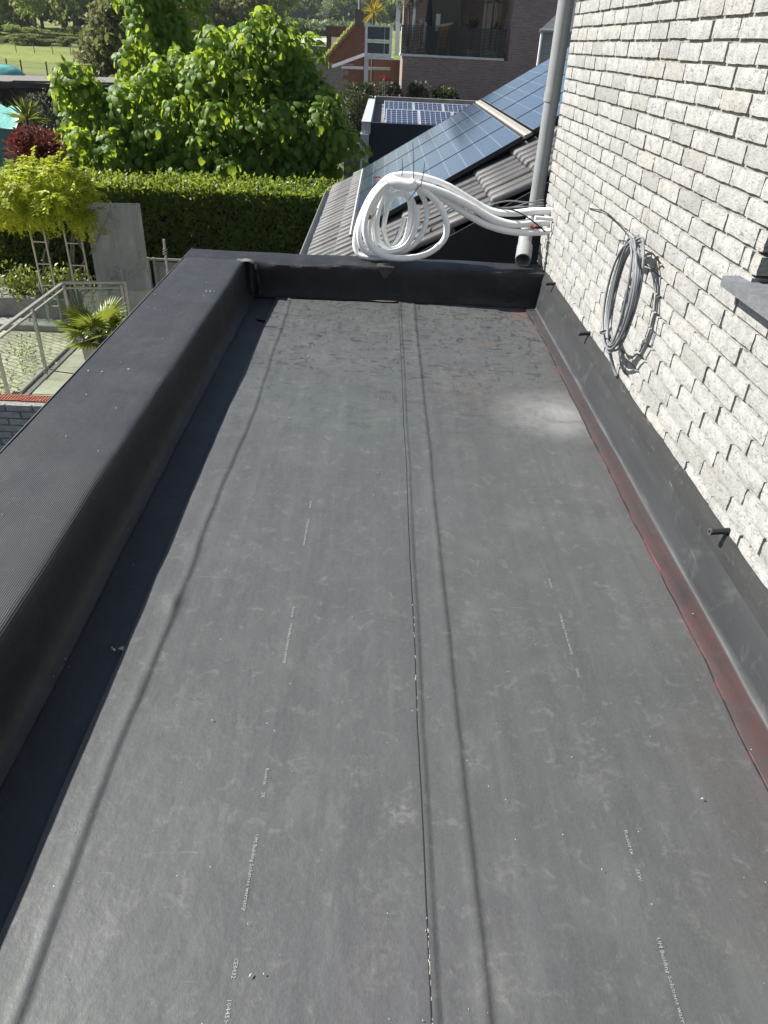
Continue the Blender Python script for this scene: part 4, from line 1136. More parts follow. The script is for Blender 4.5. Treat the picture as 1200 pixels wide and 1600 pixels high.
foliage('leaves', *map(np.array, (P_, T_, N_, S_)), SMALL, F_lime, wi, 'stuff')
tl = MB()
for x0, x1, xm0, xm1 in ((-5.62, -5.62, -5.40, -5.40), (-5.06, -5.08, -4.80, -4.82)):
    tl.tube([(x0, 12.2, GZ), (x1, 12.2, -1.0)], .017, 7).tube([(xm0, 12.2, GZ), (xm1, 12.2, -1.0)], .017, 7)
    for z in (-2.6, -2.25, -1.9, -1.55, -1.2): tl.tube([(x0, 12.2, z), (xm0, 12.2, z)], .012, 6)
tl.tube([(-6.4, 11.9, -1.22), (-5.4, 12.15, -.93)], .022, 7)
tl.build('trellis', M['steel'], wi, smooth='auto')
vn = MB()
for k in range(4):
    ph = rg.uniform(0, 6); x0 = (-5.0, -4.9, -5.05, -5.5)[k]
    vn.tube(catmull([(x0 + .10 * math.sin(ph + z * 3.2) + .04 * rg.normal(), 12.2 + .06 * math.cos(ph + z * 3.2), GZ + z) for z in np.linspace(0, 2.2, 10)], 4), .018, 6)
vn.build('stem', M['wood'], wi, smooth=True)

# --- cloudy plastic sheet
ps = thing('plastic_sheet', 'tall cloudy translucent panel standing in front of the hedge', 'screen panel', (-4.15, 11.95, GZ))
MB().add([(-4.60, 11.95, GZ + .05), (-3.72, 11.95, GZ + .05), (-3.73, 11.99, -.86), (-4.60, 11.99, -.88), (-4.60, 11.956, GZ + .05), (-3.72, 11.956, GZ + .05), (-3.73, 11.996, -.86), (-4.60, 11.996, -.88)],
   [(0, 1, 2, 3), (7, 6, 5, 4), (0, 4, 5, 1), (1, 5, 6, 2), (2, 6, 7, 3), (3, 7, 4, 0)]).build('sheet', M['plexi'], ps)
MB().box(-4.20, -4.17, 12.0, 12.03, GZ, -.95).build('stay', M['steel'], ps)
MB().tube([(-4.62, 11.93, -1.65), (-4.2, 11.93, -1.0)], .012, 6).build('twig', M['wood'], ps)
r2 = thing('low_railing', 'low frosted glass railing with steel frame in front of the hedge', 'railing', (-3.7, 12.9, GZ))
MB().bar((-4.0, 12.9, -1.93), (-2.6, 12.95, -1.93), .035, .035).build('handrail', M['steel'], r2)
for x in (-4.0, -3.9, -3.0): rpost(MB(), x, 12.9, GZ, -1.9, .035).build('post', M['steel'], r2)
MB().box(-3.88, -3.02, 12.9, 12.908, GZ + .1, -1.97).build('glass_pane', M['plexi'], r2)
lp = thing('garden_tap_post', 'thin grey post with a coiled top standing before the hedge', 'post', (-3.6, 12.6, GZ))
MB().tube([(-3.6, 12.6, GZ), (-3.6, 12.6, -1.52)], .022, 8).build('post', M['steel'], lp)
MB().tube([(-3.6 + .035 * math.cos(a), 12.6 + .035 * math.sin(a), -1.78 + a * .006) for a in np.linspace(0, 19, 60)], .009, 6).build('coil', M['wood'], lp)

# --- fan palm in a square pot
pm = thing('potted_fan_palm', 'small fan palm in a pale square pot on the terrace', 'potted palm', (-3.78, 9.9, GZ))
M['pot'] = plain('pale_pot', (.40, .37, .33), .7, .12, 8, .1)
px, py, pz = -3.93, 9.95, GZ
v = []
for z, w in ((.03, .16), (.70, .20), (.70, .175), (.62, .17)): v += [(px + w * a, py + w * b, pz + z) for a, b in ((-1, -1), (1, -1), (1, 1), (-1, 1))]
f = [(3, 2, 1, 0)] + [(i * 4 + k, i * 4 + (k + 1) % 4, i * 4 + 4 + (k + 1) % 4, i * 4 + 4 + k) for i in range(3) for k in range(4)]
MB().add(v, f).build('pot', M['pot'], pm)
MB().box(px - .172, px + .172, py - .172, py + .172, pz + .60, pz + .63).build('soil', M['soil'], pm)
rg = np.random.default_rng(51)
def fan_palm(c, n, parent, mat, rad=.34, stem=.35):
    st = MB(); P_, T_, N_, S_ = [], [], [], []
    for k in range(n):
        a = 2 * math.pi * k / n * 1.618 * 2 + rg.uniform(-.3, .3); el = rg.uniform(.1, 1.3)
        d = np.array([math.cos(a) * math.cos(el), math.sin(a) * math.cos(el), math.sin(el)]); tip = np.array(c) + d * rg.uniform(.7, 1.1) * stem
        st.tube([c, tuple((np.array(c) + tip) / 2 + (0, 0, .03)), tuple(tip)], [.009, .007, .004], 5)
        side = np.cross(d, (0, 0, 1)); side /= np.linalg.norm(side) + 1e-6; up = np.cross(side, d)
        for j in range(22):
            b = R(-105 + 210 * j / 21); u = d * math.cos(b) + side * math.sin(b) + np.array([0, 0, -.18])
            P_.append(tip); T_.append(u); N_.append(up + rg.normal(0, .1, 3)); S_.append(rad * rg.uniform(.85, 1.1))
    st.build('stems', mat, parent)
    tv = np.array([(0, .0, 0), (.5, .05, .015), (1, 0, -.08), (.5, -.05, .015)]); foliage('fronds', *map(np.array, (P_, T_, N_, S_)), (tv, SMALL[1]), mat, parent)
fan_palm((px, py, pz + .68), 20, pm, F_palm)
MB().tube([(px, py, pz + .6), (px + .01, py, pz + .82)], [.05, .035], 8).build('stem', M['darkwood'], pm)

# --- raised planter and herbs outside the railing
pn = thing('raised_planter', 'grey stone raised planter with leafy green herbs beyond the glass railing', 'planter', (-6.3, 12.6, GZ))
M['greystone'] = plain('grey_stone', (.22, .215, .20), .85, .25, 8, .3, 40)
MB().box(-7.6, -5.25, 12.35, 12.9, GZ + .03, GZ + .48, .02).build('trough', M['greystone'], pn)
MB().box(-7.7, -5.15, 11.95, 12.34, GZ + .03, GZ + .14, .01).build('step', M['greystone'], pn)
rg = np.random.default_rng(61)
P_, T_, N_, S_ = [], [], [], []
for k in range(2600):
    cx = (-6.15, -5.55, -5.35, -7.1)[int(rg.integers(4))]; q = np.array([cx, 12.6, GZ + .62]) + rg.normal(0, 1, 3) * np.array([.2, .14, .13])
    P_.append(q); T_.append(rg.normal(0, .6, 3) + np.array([0, 0, .5])); N_.append(rg.normal(0, .5, 3) + np.array([0, -.3, .8])); S_.append(rg.uniform(.05, .10))
foliage('herbs', *map(np.array, (P_, T_, N_, S_)), SMALL, F_palm, pn, 'stuff')
wd = thing('weed_clump', 'pale weeds growing between the pavers inside the glass railing', 'plant', (-5.2, 9.8, GZ))
P_, T_, N_, S_ = [], [], [], []
for k in range(380):
    cx, cy = ((-5.35, 9.5), (-5.2, 10.3), (-5.5, 10.9), (-5.15, 9.0))[int(rg.integers(4))]; q = np.array([cx, cy, GZ + .03]) + np.abs(rg.normal(0, 1, 3)) * np.array([.16, .22, .14]) * rg.choice([-1, 1], 3); q[2] = GZ + .03 + abs(q[2] - GZ - .03)
    P_.append(q); T_.append(rg.normal(0, .6, 3) + np.array([0, 0, .7])); N_.append(rg.normal(0, .5, 3) + np.array([0, -.3, .8])); S_.append(rg.uniform(.03, .07))
foliage('leaves', *map(np.array, (P_, T_, N_, S_)), SMALL, F_palm, wd, 'stuff')
pa = thing('garden_ornament', 'white potted ornament on the paving beyond the glass', 'ornament', (-6.55, 11.7, GZ))
MB().lathe([(.05, .03), (.10, .05), (.12, .16), (.10, .2), (.08, .2)], (-6.55, 11.7, GZ), 14).build('bowl', plain('white_glaze', (.6, .6, .58), .5), pa, smooth='auto')
MB().tube(catmull([(-6.55, 11.7, GZ + .18), (-6.52, 11.68, GZ + .33), (-6.6, 11.66, GZ + .40), (-6.68, 11.66, GZ + .33)], 5), .02, 7).build('spout', plain('white_glaze_spout', (.6, .6, .58), .5), pa, smooth=True)
# ============================================================ garden things on the left, middle distance
def bush(name, label, cat, c, r, n, size, mat, seed, tm=SMALL, group=None, up=.4, zb=GZ, stemr=.03):
    rg = np.random.default_rng(seed); t = thing(name, label, cat, (c[0], c[1], zb), group)
    P_, T_, N_, S_ = [], [], [], []
    lobes = [(np.array(c), np.array(r))] + [(np.array(c) + rg.normal(0, .45, 3) * np.array(r), np.array(r) * rg.uniform(.35, .6)) for _ in range(6)]
    for k in range(n):
        cc_, rr_ = lobes[int(rg.integers(len(lobes)))]
        d = rg.normal(size=3); d /= np.linalg.norm(d); q = cc_ + d * rr_ * rg.uniform(.7, 1.05) ** .5
        P_.append(q); T_.append(d + np.array([0, 0, up]) + rg.normal(0, .5, 3)); N_.append(d + rg.normal(0, .7, 3)); S_.append(size * rg.uniform(.6, 1.3))
    foliage('leaves', *map(np.array, (P_, T_, N_, S_)), tm, mat, t, 'stuff')
    sm = MB()
    for k in range(7):
        e = np.array(c) + rg.normal(0, .4, 3) * np.array(r); sm.tube([(c[0] + rg.normal(0, .1), c[1], zb - .05), tuple((np.array((c[0], c[1], zb)) + e) / 2 + rg.normal(0, .05, 3)), tuple(e)], [stemr, stemr * .7, stemr * .3], 5)
    sm.build('stems', M['bark'], t)['kind'] = 'stuff'
    return t
bush('red_shrub', 'round shrub with dark red new leaves behind the wisteria', 'shrub', (-7.15, 16.6, -.85), (.62, .5, .50), 5200, .085, F_red, 71)
bush('grey_shrub', 'loose grey green shrub beside the spiky plant under the timber shed', 'shrub', (-8.5, 21, -.65), (.50, .5, .7), 2600, .075, F_grey, 72)
bush('dark_shrub', 'dark green bush left below the teal dome tarp', 'shrub', (-11.1, 23.5, -.95), (.9, .5, .45), 2200, .11, F_dull, 73)
bush('olive_shrub', 'dull olive bush right of the grey shrub, under the shed beam', 'shrub', (-7.7, 22.5, -.85), (.55, .5, .8), 1800, .09, F_dull, 74)
yl = thing('spiky_yucca', 'spiky yellow green yucca in front of the teal tarps', 'plant', (-8.7, 20, GZ))
rg = np.random.default_rng(75)
tv = np.array([(0, .03, 0), (.5, .03, .04), (1, 0, -.05), (.5, -.03, .04)])
def spikes(c, n, L, parent, mat, name='leaves', lo=-.2, tvv=tv):
    P_, T_, N_, S_ = [], [], [], []
    for k in range(n):
        a = rg.uniform(0, 6.28); el = rg.uniform(lo, 1.4); d = np.array([math.cos(a) * math.cos(el), math.sin(a) * math.cos(el), math.sin(el)])
        P_.append(np.array(c) + d * .03); T_.append(d); N_.append(np.array([0, 0, 1.]) + rg.normal(0, .2, 3)); S_.append(L * rg.uniform(.7, 1.1))
    return foliage(name, *map(np.array, (P_, T_, N_, S_)), (tvv, SMALL[1]), mat, parent)
spikes((-8.7, 20, -.55), 60, .55, yl, F_palm)
MB().tube([(-8.7, 20, GZ), (-8.7, 20, -.5)], [.06, .05], 7).build('trunk', M['bark'], yl)

# timber lean-to
sh = thing('timber_shed', 'long flat roofed dark timber shelter across the garden', 'shed', (-13, 31, GZ))
for k in range(24):
    x = -18.4 + .42 * k
    MB().box(x, x + .41, 29.9, 34.3 + rng.uniform(0, .15), -.265 + .0101 * (k - 22), -.24 + .0101 * (k - 22) + rng.uniform(0, .015)).build('roof_board', M['wood'], sh)
MB().prism([(-18.4, -.66), (-8.2, -.415), (-8.2, -.265), (-18.4, -.51)], 29.86, 29.895, 'y').prism([(-13.2, -.35), (-8.2, -.23), (-8.2, -.18), (-13.2, -.30)], 29.80, 29.855, 'y').build('fascia', M['darkwood'], sh)
for x in (-17.2, -13.0, -10.0):
    MB().box(x - .12, x + .12, 30.0, 30.22, GZ, -.55).build('post', M['darkwood'], sh)
    MB().bar((x - .5, 30.1, -.55), (x - .05, 30.1, -1.2), .10, .12, (0, 1, 0)).bar((x + .5, 30.1, -.55), (x + .05, 30.1, -1.2), .10, .12, (0, 1, 0)).build('brace', M['darkwood'], sh)
MB().box(-18.4, -8.4, 34.1, 34.2, GZ, -.6).build('back_wall', M['darkwood'], sh)
M['teal'] = None
g = G('teal_tarpaulin'); o_ = g.obj()
c_ = g.mix(g.mr(g.noise(o_, 3, 4), .35, .7), (.12, .38, .33), (.22, .50, .45))
M['teal'] = g.done(g.pbsdf(c_, .35, g.bump(g.noise(g.mp(o_, (1, 1, 2.5), (0, .4, 0)), 3.5, 4, .6, .6), .5, .06)))
td = thing('teal_dome', 'rounded teal tarpaulin cover rising behind the timber shelter', 'tarpaulin', (-18.4, 40, GZ))
X = []
for i in range(9):
    e = i / 8 * math.pi / 2; X.append([(-18.4 + 1.75 * math.cos(e) ** .6 * math.cos(a), 40 + 1.4 * math.cos(e) ** .6 * math.sin(a), GZ + 2.80 * math.sin(e) ** .75 + .03 * mnoise.noise((i, a * 2, 1))) for a in np.linspace(0, 2 * math.pi, 25)])
MB().grid(np.array(X)).build('cover', M['teal'], td, smooth=True)
MB().tube([(-19.6, 38.7, -.35), (-18.5, 38.65, -.37)], .03, 6).build('strap', M['darkwood'], td)
tt = thing('teal_tent', 'pale teal tarpaulin stretched over a mesh sided frame', 'tarpaulin', (-10.6, 22, GZ))
MB().grid(np.array([[(-11.6 + .155 * i + (.0 if j else 0), 21.6 + .25 * j, -.95 + .50 * j / 3 - .02 * math.cos(i * 1.7 + j) - .02 * j * (i % 2)) for i in range(13)] for j in range(4)])).build('top_sheet', M['teal'], tt, smooth=True)
MB().grid(np.array([[(-11.6 + .155 * i, 21.6 + .01 * math.sin(i * 2 + j), -.97 - .34 * j) for i in range(13)] for j in range(4)])).build('side_mesh', plain('teal_mesh', (.07, .20, .19), .7, .3, 30), tt, smooth=True)
MB().tube([(-11.7, 21.58, -.965), (-9.74, 21.58, -.965)], .015, 6).tube([(-9.74, 21.58, GZ), (-9.74, 21.58, -.95)], .015, 6).build('frame', M['darkwood'], tt)

# meadow fence
fp = [(-39.5, 88.5), (-37.9, 88.2), (-34.8, 87), (-31.2, 87.5), (-28.4, 87), (-43, 88.8)]
mfence = thing('field_fence', 'row of thin dark stakes along the near edge of the meadow', 'fence', (-35, 88, GZ))
for x, y in fp: MB().tube([(x, y, terr(x, y) - .1), (x + .05, y, terr(x, y) + 1.25)], .075, 6).build('stake', M['darkwood'], mfence)
mb = MB()
for z in (.6, 1.05): mb.tube([(x, y, terr(x, y) + z) for x, y in sorted(fp)], .012, 4)
mb.build('wire', M['darkwood'], mfence)
ff = thing('far_field_fence', 'dark post and rail fence running across the far meadow', 'fence', (-60, 150, -1.5))
pts = [(-72 + 3.6 * k, 141 + .2 * k) for k in range(14)]
for x, y in pts: MB().box(x - .13, x + .13, y - .1, y + .1, terr(x, y) - .2, terr(x, y) + 1.5).build('post', M['darkwood'], ff)
for z in (.5, 1.0, 1.4):
    mb = MB()
    for p, q in zip(pts[:-1], pts[1:]): mb.bar((p[0], p[1], terr(*p) + z), (q[0], q[1], terr(*q) + z), .06, .16)
    mb.build('rail', M['darkwood'], ff)
f3 = thing('light_stake_fence', 'line of light short stakes across the middle of the meadow', 'fence', (-50, 120, -2))
for k in range(11):
    x, y = -56 + 2.4 * k, 118 + .3 * k; MB().tube([(x, y, terr(x, y) - .1), (x, y, terr(x, y) + 1.1)], .06, 5).build('stake', M['wood'], f3)
# horse-sized pale thing is a trough in the meadow
tg = thing('water_trough', 'small pale trough beside the fence posts in the meadow', 'trough', (-37, 112, terr(-37, 112)))
MB().box(-37.9, -36.2, 111.6, 112.4, terr(-37, 112) - .1, terr(-37, 112) + .7, .04).build('trough_body', M['greystone'], tg)

# ============================================================ far planting
F_f1 = leafmat('far_dark_leaf', (.05, .075, .035), (.11, .145, .065), (.25, .3, .1), .25, .6, .12)
F_f2 = leafmat('far_mid_leaf', (.08, .12, .03), (.17, .22, .055), (.42, .48, .1), .3, .6, .12)
F_f3 = leafmat('far_light_leaf', (.12, .175, .035), (.25, .31, .07), (.6, .66, .12), .3, .6, .12)
F_f4 = leafmat('far_blossom_leaf', (.07, .10, .045), (.26, .30, .20), (.3, .34, .2), .3, .6, .2)
F_f5 = leafmat('far_olive_leaf', (.085, .10, .045), (.20, .21, .09), (.42, .42, .14), .3, .6, .12)
CL = [tmpl_clump(8, s_) for s_ in range(3)]
def crownmesh(name, w, h, n, size, mat, seed, cone=0.0):
    rg = np.random.default_rng(seed); P_, T_, N_, S_ = [], [], [], []
    lobes = []
    for k in range(10):
        a = rg.uniform(0, 6.28); hh = rg.uniform(.15, .92); wd = w * (.32 * (1 - cone * hh)) * rg.uniform(.5, 1.15)
        lobes.append((np.array([math.cos(a) * wd, math.sin(a) * wd, h * hh]), np.array([w * .27, w * .27, h * .17]) * rg.uniform(.7, 1.15) * (1 - cone * hh * .6)))
    for k in range(n):
        c, r = lobes[int(rg.integers(10))]; d = rg.normal(size=3); d /= np.linalg.norm(d); q = c + d * r * rg.uniform(.6, 1.08)
        q[2] = max(q[2], .02 * h)
        P_.append(q); T_.append(d + rg.normal(0, .6, 3)); N_.append(d + rg.normal(0, .8, 3)); S_.append(size * rg.uniform(.6, 1.3))
    return leafmesh(name, *map(np.array, (P_, T_, N_, S_)), CL[seed % 3], mat)
VARI = {}
def ftree(kind, x, y, w, h, label, group, seed=0, cat='tree', name='field_tree', lift=.12):
    key = (kind, seed % 3)
    mats = {'dark': F_f1, 'mid': F_f2, 'light': F_f3, 'blossom': F_f4, 'olive': F_f5}
    if key not in VARI:
        VARI[key] = crownmesh('crown', 1.0, 1.0, 620, .085, mats[kind], 100 + seed % 3 + 7 * len(VARI), .45 if kind in ('dark', 'mid') else .2)
        VARI['t'] = MB().tube([(0, 0, -.06), (0, 0, .3), (.01, 0, .7)], [.03, .022, .008], 6).build('trunk', M['bark']).data
        bpy.data.objects.remove(bpy.data.objects['trunk'] if 'trunk' in bpy.data.objects and bpy.data.objects['trunk'].parent is None else [o for o in bpy.data.objects if o.data == VARI['t']][0])
    z = terr(x, y); t = thing(name, label, cat, (x, y, z), group)
    a = link('crown', VARI[key], None, t); a.scale = (w, w, h * (1 - lift)); a.location = (0, 0, h * lift); a.rotation_euler = (0, 0, rng.uniform(0, 6.28))
    b = link('trunk', VARI['t'], None, t); b.scale = (h * .9, h * .9, h)
    return t
def pol(deg, r): return r * math.sin(R(deg)), r * math.cos(R(deg))

# left: deep wood edge at the end of the meadow
for k in range(26):
    d = -36 + k * 1.02 + rng.uniform(-.3, .3); r = 205 + rng.uniform(-12, 25); x, y = pol(d, r); h = rng.uniform(14, 21); w = rng.uniform(12, 16)
    kd = ('dark', 'dark', 'mid', 'dark', 'olive')[k % 5]
    ftree(kd, x, y, w, h, {'dark': 'dark green tree in the wood edge at the end of the meadow', 'mid': 'mid green tree in the wood edge at the end of the meadow', 'olive': 'olive tree in the wood edge at the end of the meadow'}[kd], 'trees of the wood edge left, ' + kd, k, lift=.02)
for k, (d, r, w, h) in enumerate(((-22.0, 172, 9, 15), (-20.2, 190, 8, 17), (-24.5, 180, 8, 9))):
    x, y = pol(d, r); ftree('light', x, y, w, h, ('pale feathery willow in front of the wood edge', 'tall pale tree behind the feathery willow', 'low pale tree left of the feathery willow')[k], None, k, name='willow_tree')
# reeds and rough growth before the wood
for k in range(34):
    d = -28 + k * .36 + rng.uniform(-.1, .1); r = 150 + (k % 3) * 7 + rng.uniform(-3, 3); x, y = pol(d, r)
    ftree('light' if k % 3 else 'mid', x, y, rng.uniform(3, 6.5), rng.uniform(.8, 2.2), 'light green scrub bush in the reedy strip behind the meadow' if k % 3 else 'mid green scrub bush in the reedy strip behind the meadow', 'scrub behind the meadow, ' + ('light' if k % 3 else 'mid'), k, 'bush', 'scrub_bush', 0)
# olive willow bushes standing right of the meadow
for k, (x, y, w, h, kd, lb) in enumerate(((-17.6, 58, 6.4, 6.8, 'olive', 'large olive green bush at right edge of the meadow'), (-20.2, 66, 4.0, 4.2, 'dark', 'darker low bush left of the large olive bush'), (-15.6, 60, 4.5, 7.5, 'mid', 'tall bush behind the left side of the broadleaf tree'), (-17.4, 54, 3.2, 2.6, 'light', 'yellowish low bush at foot of the large olive bush'), (-24, 92, 8, 13, 'olive', 'tall grey green tree behind the large olive bush'))):
    z = terr(x, y); t = thing('willow_bush', lb, 'bush', (x, y, z))
    o = link('crown', crownmesh('crown', w, h * .95, 2600, .34 * w / 4.5, {'olive': F_f5, 'dark': F_f1, 'mid': F_f2, 'light': F_f3}[kd], 300 + k, .25), None, t)
    sm = MB()
    for j in range(5): sm.tube([(x + rng.normal(0, .1), y, z - .1), (x + rng.normal(0, .5), y + rng.normal(0, .3), z + h * .35), (x + rng.normal(0, 1), y, z + h * .7)], [.1, .07, .02], 5)
    sm.build('stems', M['bark'], t)['kind'] = 'stuff'
# trees seen above the broad-leaved tree
for k in range(12):
    d = -15.5 + k * .78; r = 150 + (k % 4) * 18; x, y = pol(d, r); kd = ('olive', 'mid', 'olive', 'light')[k % 4]
    ftree(kd, x, y, rng.uniform(7, 10), rng.uniform(9, 13), {'olive': 'olive tree', 'mid': 'mid green tree', 'light': 'pale tree'}[kd] + ' showing above the crown of the broadleaf tree', 'trees above the broadleaf tree, ' + kd, k)
# right: round hawthorns and bright trees at the far field edge
for k in range(19):
    d = -8.6 + k * .58 + rng.uniform(-.12, .12); r = 400 + rng.uniform(-12, 18); x, y = pol(d, r)
    kd = ('blossom', 'mid', 'light', 'blossom', 'light')[k % 5]; h = {'blossom': 9, 'mid': 12, 'light': 13.5}[kd] * rng.uniform(.85, 1.15)
    ftree(kd, x, y, h * .95, h, {'blossom': 'whitish blossoming hawthorn along the far field', 'mid': 'round mid green tree along the far field', 'light': 'round bright green tree along the far field'}[kd], 'trees along the far field, ' + kd, k, lift=.02)
for k in range(26):
    d = -11 + k * .55; r = 520 + rng.uniform(-15, 25); x, y = pol(d, r)
    ftree('dark', x, y, rng.uniform(11, 15), rng.uniform(15, 20), 'dark pine in the long wood on the skyline', 'pines on the skyline', k, name='pine_tree')
# hedge rows between the fields
for nm, lb, r, d0, d1, n, h in (('field_hedge', 'low dark hedge row between the far fields', 265, -9.5, -1.5, 30, 4.0), ('field_hedge', 'thin scrubby hedge below the far trees', 382, -9.5, 3, 44, 2.2)):
    t = thing(nm, lb, 'hedge', (*pol((d0 + d1) / 2, r), 0)); P_, T_, N_, S_ = [], [], [], []
    for k in range(n * 34):
        x, y = pol(rng.uniform(d0, d1), r + rng.normal(0, 1.5)); hh = h * (.7 + .6 * mnoise.noise((x * .12, y * .05, 1)))
        P_.append((x, y, terr(x, y) + abs(rng.random()) * hh)); T_.append(rng.normal(0, 1, 3)); N_.append(rng.normal(0, 1, 3)); S_.append(rng.uniform(.9, 1.9))
    foliage('leaves', *map(np.array, (P_, T_, N_, S_)), CL[0], F_f1 if h > 3 else F_f2, t, 'stuff')

# ============================================================ neighbouring garage with panels on its flat roof
M['navy'] = plain('navy_cladding', (.012, .018, .030), .5, .15, 5)
M['pale'] = plain('pale_metal_trim', (.42, .44, .45), .5, .15, 6)
M['roofgrey'] = plain('grey_roofing', (.17, .17, .165), .85, .3, 3, .2, 20)
ga = thing('garage', 'navy clad flat roofed garage carrying solar panels', 'garage', (2, 23, GZ))
MB().box(-.36, 9, 23.0, 34.5, GZ, -.78).build('wall', M['navy'], ga)
MB().box(-.36, 9, 22.98, 23.20, -.78, -.52).build('fascia', M['navy'], ga)
MB().box(-.36, 9, 34.3, 34.55, -.78, -.50).build('fascia', M['roofgrey'], ga)
MB().box(-.62, -.362, 22.98, 34.55, -.80, -.50).build('roof_edge', M['pale'], ga)
MB().box(-.355, 9, 23.2, 34.3, -.78, -.765).build('roof_surface', M['roofgrey'], ga)
MB().box(-.64, -.40, 22.9, 26.5, GZ, -.81).build('side_panel', M['pale'], ga)
MB().box(-.30, -.02, 23.3, 24.2, -.764, -.66).box(.0, .12, 23.5, 23.9, -.764, -.70).build('roof_box', M['roofgrey'], ga)
def cells2():
    g = G('blue_cells'); o = g.obj(); x, y, z = g.sep(o)
    def gr(v, p, w): return g.ma('LESS_THAN', g.ma('ABSOLUTE', g.ma('SUBTRACT', g.ma('FRACT', g.ma('DIVIDE', v, p)), .5)), w / p / 2)
    l = g.ma('MAXIMUM', gr(g.ma('ADD', x, .08), .16, .012), gr(g.ma('ADD', y, .08), .16, .012))
    c = g.mix(l, (.018, .024, .055), (.42, .45, .5))
    return g.done(g.pbsdf(c, .22, None, **{'Coat Weight': .6}))
M['cells2'] = cells2()
p2 = thing('solar_panel', 'x', 'solar panel'); p2.rotation_euler = (R(14), 0, 0)
MB().box(.02, .98, .02, 1.62, -.003, .002).build('cell_glass', M['cells2'], p2)
MB().box(0, .0195, 0, 1.64, -.035, .004).box(.9805, 1, 0, 1.64, -.035, .004).box(.0195, .9805, 0, .0195, -.035, .004).box(.0195, .9805, 1.6205, 1.64, -.035, .004).build('panel_frame', M['pale'], p2)
pos = [(.06 + 1.02 * k, 23.7) for k in range(4)] + [(.0 + 1.02 * k, 27.2) for k in range(5)]
for k, (x, y) in enumerate(pos):
    o = p2 if k == 0 else dup(p2); o.location = (x, y, -.72)
    row = 'front' if k < 4 else 'back'; q = k if k < 4 else k - 4
    tag(o, 'solar panel on the garage roof, %s row, %s from the left' % (row, ('first', 'second', 'third', 'fourth', 'fifth')[q]), 'solar panel', 'solar panels on the garage roof')
cr = thing('white_crates', 'white slotted edging stacked beside the garage side wall', 'crates', (-.85, 24, GZ))
for k in range(3):
    mb = MB(); z = -1.36 + .10 * k
    for j in range(5): mb.box(-1.12 + .10 * j + (.04 if k % 2 else 0), -1.05 + .10 * j + (.04 if k % 2 else 0), 23.95, 24.1, z, z + .06)
    mb.box(-1.12, -.66, 23.97, 24.08, z + .0605, z + .075).build('slotted_block', M['pale'], cr)
MB().box(-1.15, -.66, 23.9, 24.2, GZ, -1.365).build('stand', M['navy'], cr)
bush('dark_bush', 'dark bush between the broadleaf tree and the garage', 'bush', (-1.15, 33, -1.0), (.75, .6, 1.0), 4200, .12, F_dull, 81)
bush('flowering_shrub', 'dry looking shrub with seed heads at the foot of the white stair frame', 'shrub', (-.35, 35.8, -.55), (.6, .4, .5), 2200, .11, F_grey, 82)
bush('flowering_shrub', 'pale flowering shrub at the left corner of the brown brick house', 'shrub', (.25, 36.2, -.45), (.45, .4, .4), 1800, .10, F_grey, 83)
bush('wall_shrub', 'green shrub against the brown brick wall, left one', 'shrub', (1.6, 37.0, -.45), (.55, .35, .45), 2200, .11, F_grey, 84)
bush('wall_shrub', 'green shrub against the brown brick wall, right one', 'shrub', (2.65, 37.0, -.5), (.6, .35, .4), 2400, .11, F_dull, 85)
rf = thing('red_flower', 'red flower head among the shrubs below the white frame', 'flower', (.0, 35.3, GZ))
rg = np.random.default_rng(86); spikes((.0, 35.3, .0), 40, .22, rf, plain('red_petals', (.5, .03, .03), .5), 'petals'); MB().tube([(0, 35.3, GZ), (0, 35.3, 0)], .02, 5).build('stem', M['bark'], rf)

# ============================================================ brown brick house with balcony
M['bbrick'] = brickmat('brown_brick', 'x', (.18, .12, .11), (.31, .215, .195), (.36, .32, .30))
M['bbricky'] = brickmat('brown_brick_side', 'y', (.17, .12, .105), (.27, .20, .18), (.24, .22, .2))
M['cream'] = plain('cream_frame', (.55, .50, .42), .6, .1)
M['white'] = plain('white_paint', (.62, .63, .63), .55, .1)
M['black'] = plain('black_metal', (.014, .016, .02), .4, .1)
bh = thing('brown_house', 'brown brick house with a balcony behind black slats', 'house', (4, 38, GZ))
MB().box(.75, 5.42, 38.0, 38.3, GZ, .90).box(5.42, 9.5, 38.0, 46, GZ, 4.2).build('wall', M['bbrick'], bh)
MB().box(.745, .9, 38.301, 44, GZ, .90).build('side_wall', M['bbricky'], bh)
MB().box(.90, 5.419, 38.301, 42, .70, .895).build('balcony_floor', M['roofgrey'], bh)
MB().box(.76, 5.419, 41.5, 44, .895, 4.2).box(5.2, 5.419, 40.2, 41.499, .895, 4.2).build('back_wall', M['bbrick'], bh)
MB().box(.62, 5.25, 37.93, 37.998, .90, .985).box(.62, .744, 37.998, 40, .90, .985).build('coping', M['white'], bh)
sl = MB().box(.66, 5.22, 37.955, 37.975, 0, .037)
s0 = sl.build('slat', M['black'], bh); sme = s0.data; s0.location.z = 1.0 - GZ - 0 + GZ; s0.location = (0, 0, 1.0)
for k in range(1, 19):
    o = bpy.data.objects.new('slat', sme); col.objects.link(o); o.parent = bh; o.location = (0, 0, 1.0 + .053 * k)
sl = MB().box(.655, .665, 37.98, 40.2, 0, .034); o0 = sl.build('sunlit_side_slat', M['white'], bh); o0.location = (0, 0, 1.0)  # white colour paints sunlight on the railing's side; front slats are black
for k in range(1, 19):
    o = bpy.data.objects.new('sunlit_side_slat', o0.data); col.objects.link(o); o.parent = bh; o.location = (0, 0, 1.0 + .053 * k)
for x in (.67, 1.8, 2.95, 4.1, 5.2): MB().box(x - .02, x + .02, 37.978, 38.0, .99, 2.03).build('rail_post', M['black'], bh)
MB().box(.64, 5.24, 37.94, 37.99, 2.015, 2.05).build('handrail', M['black'], bh)
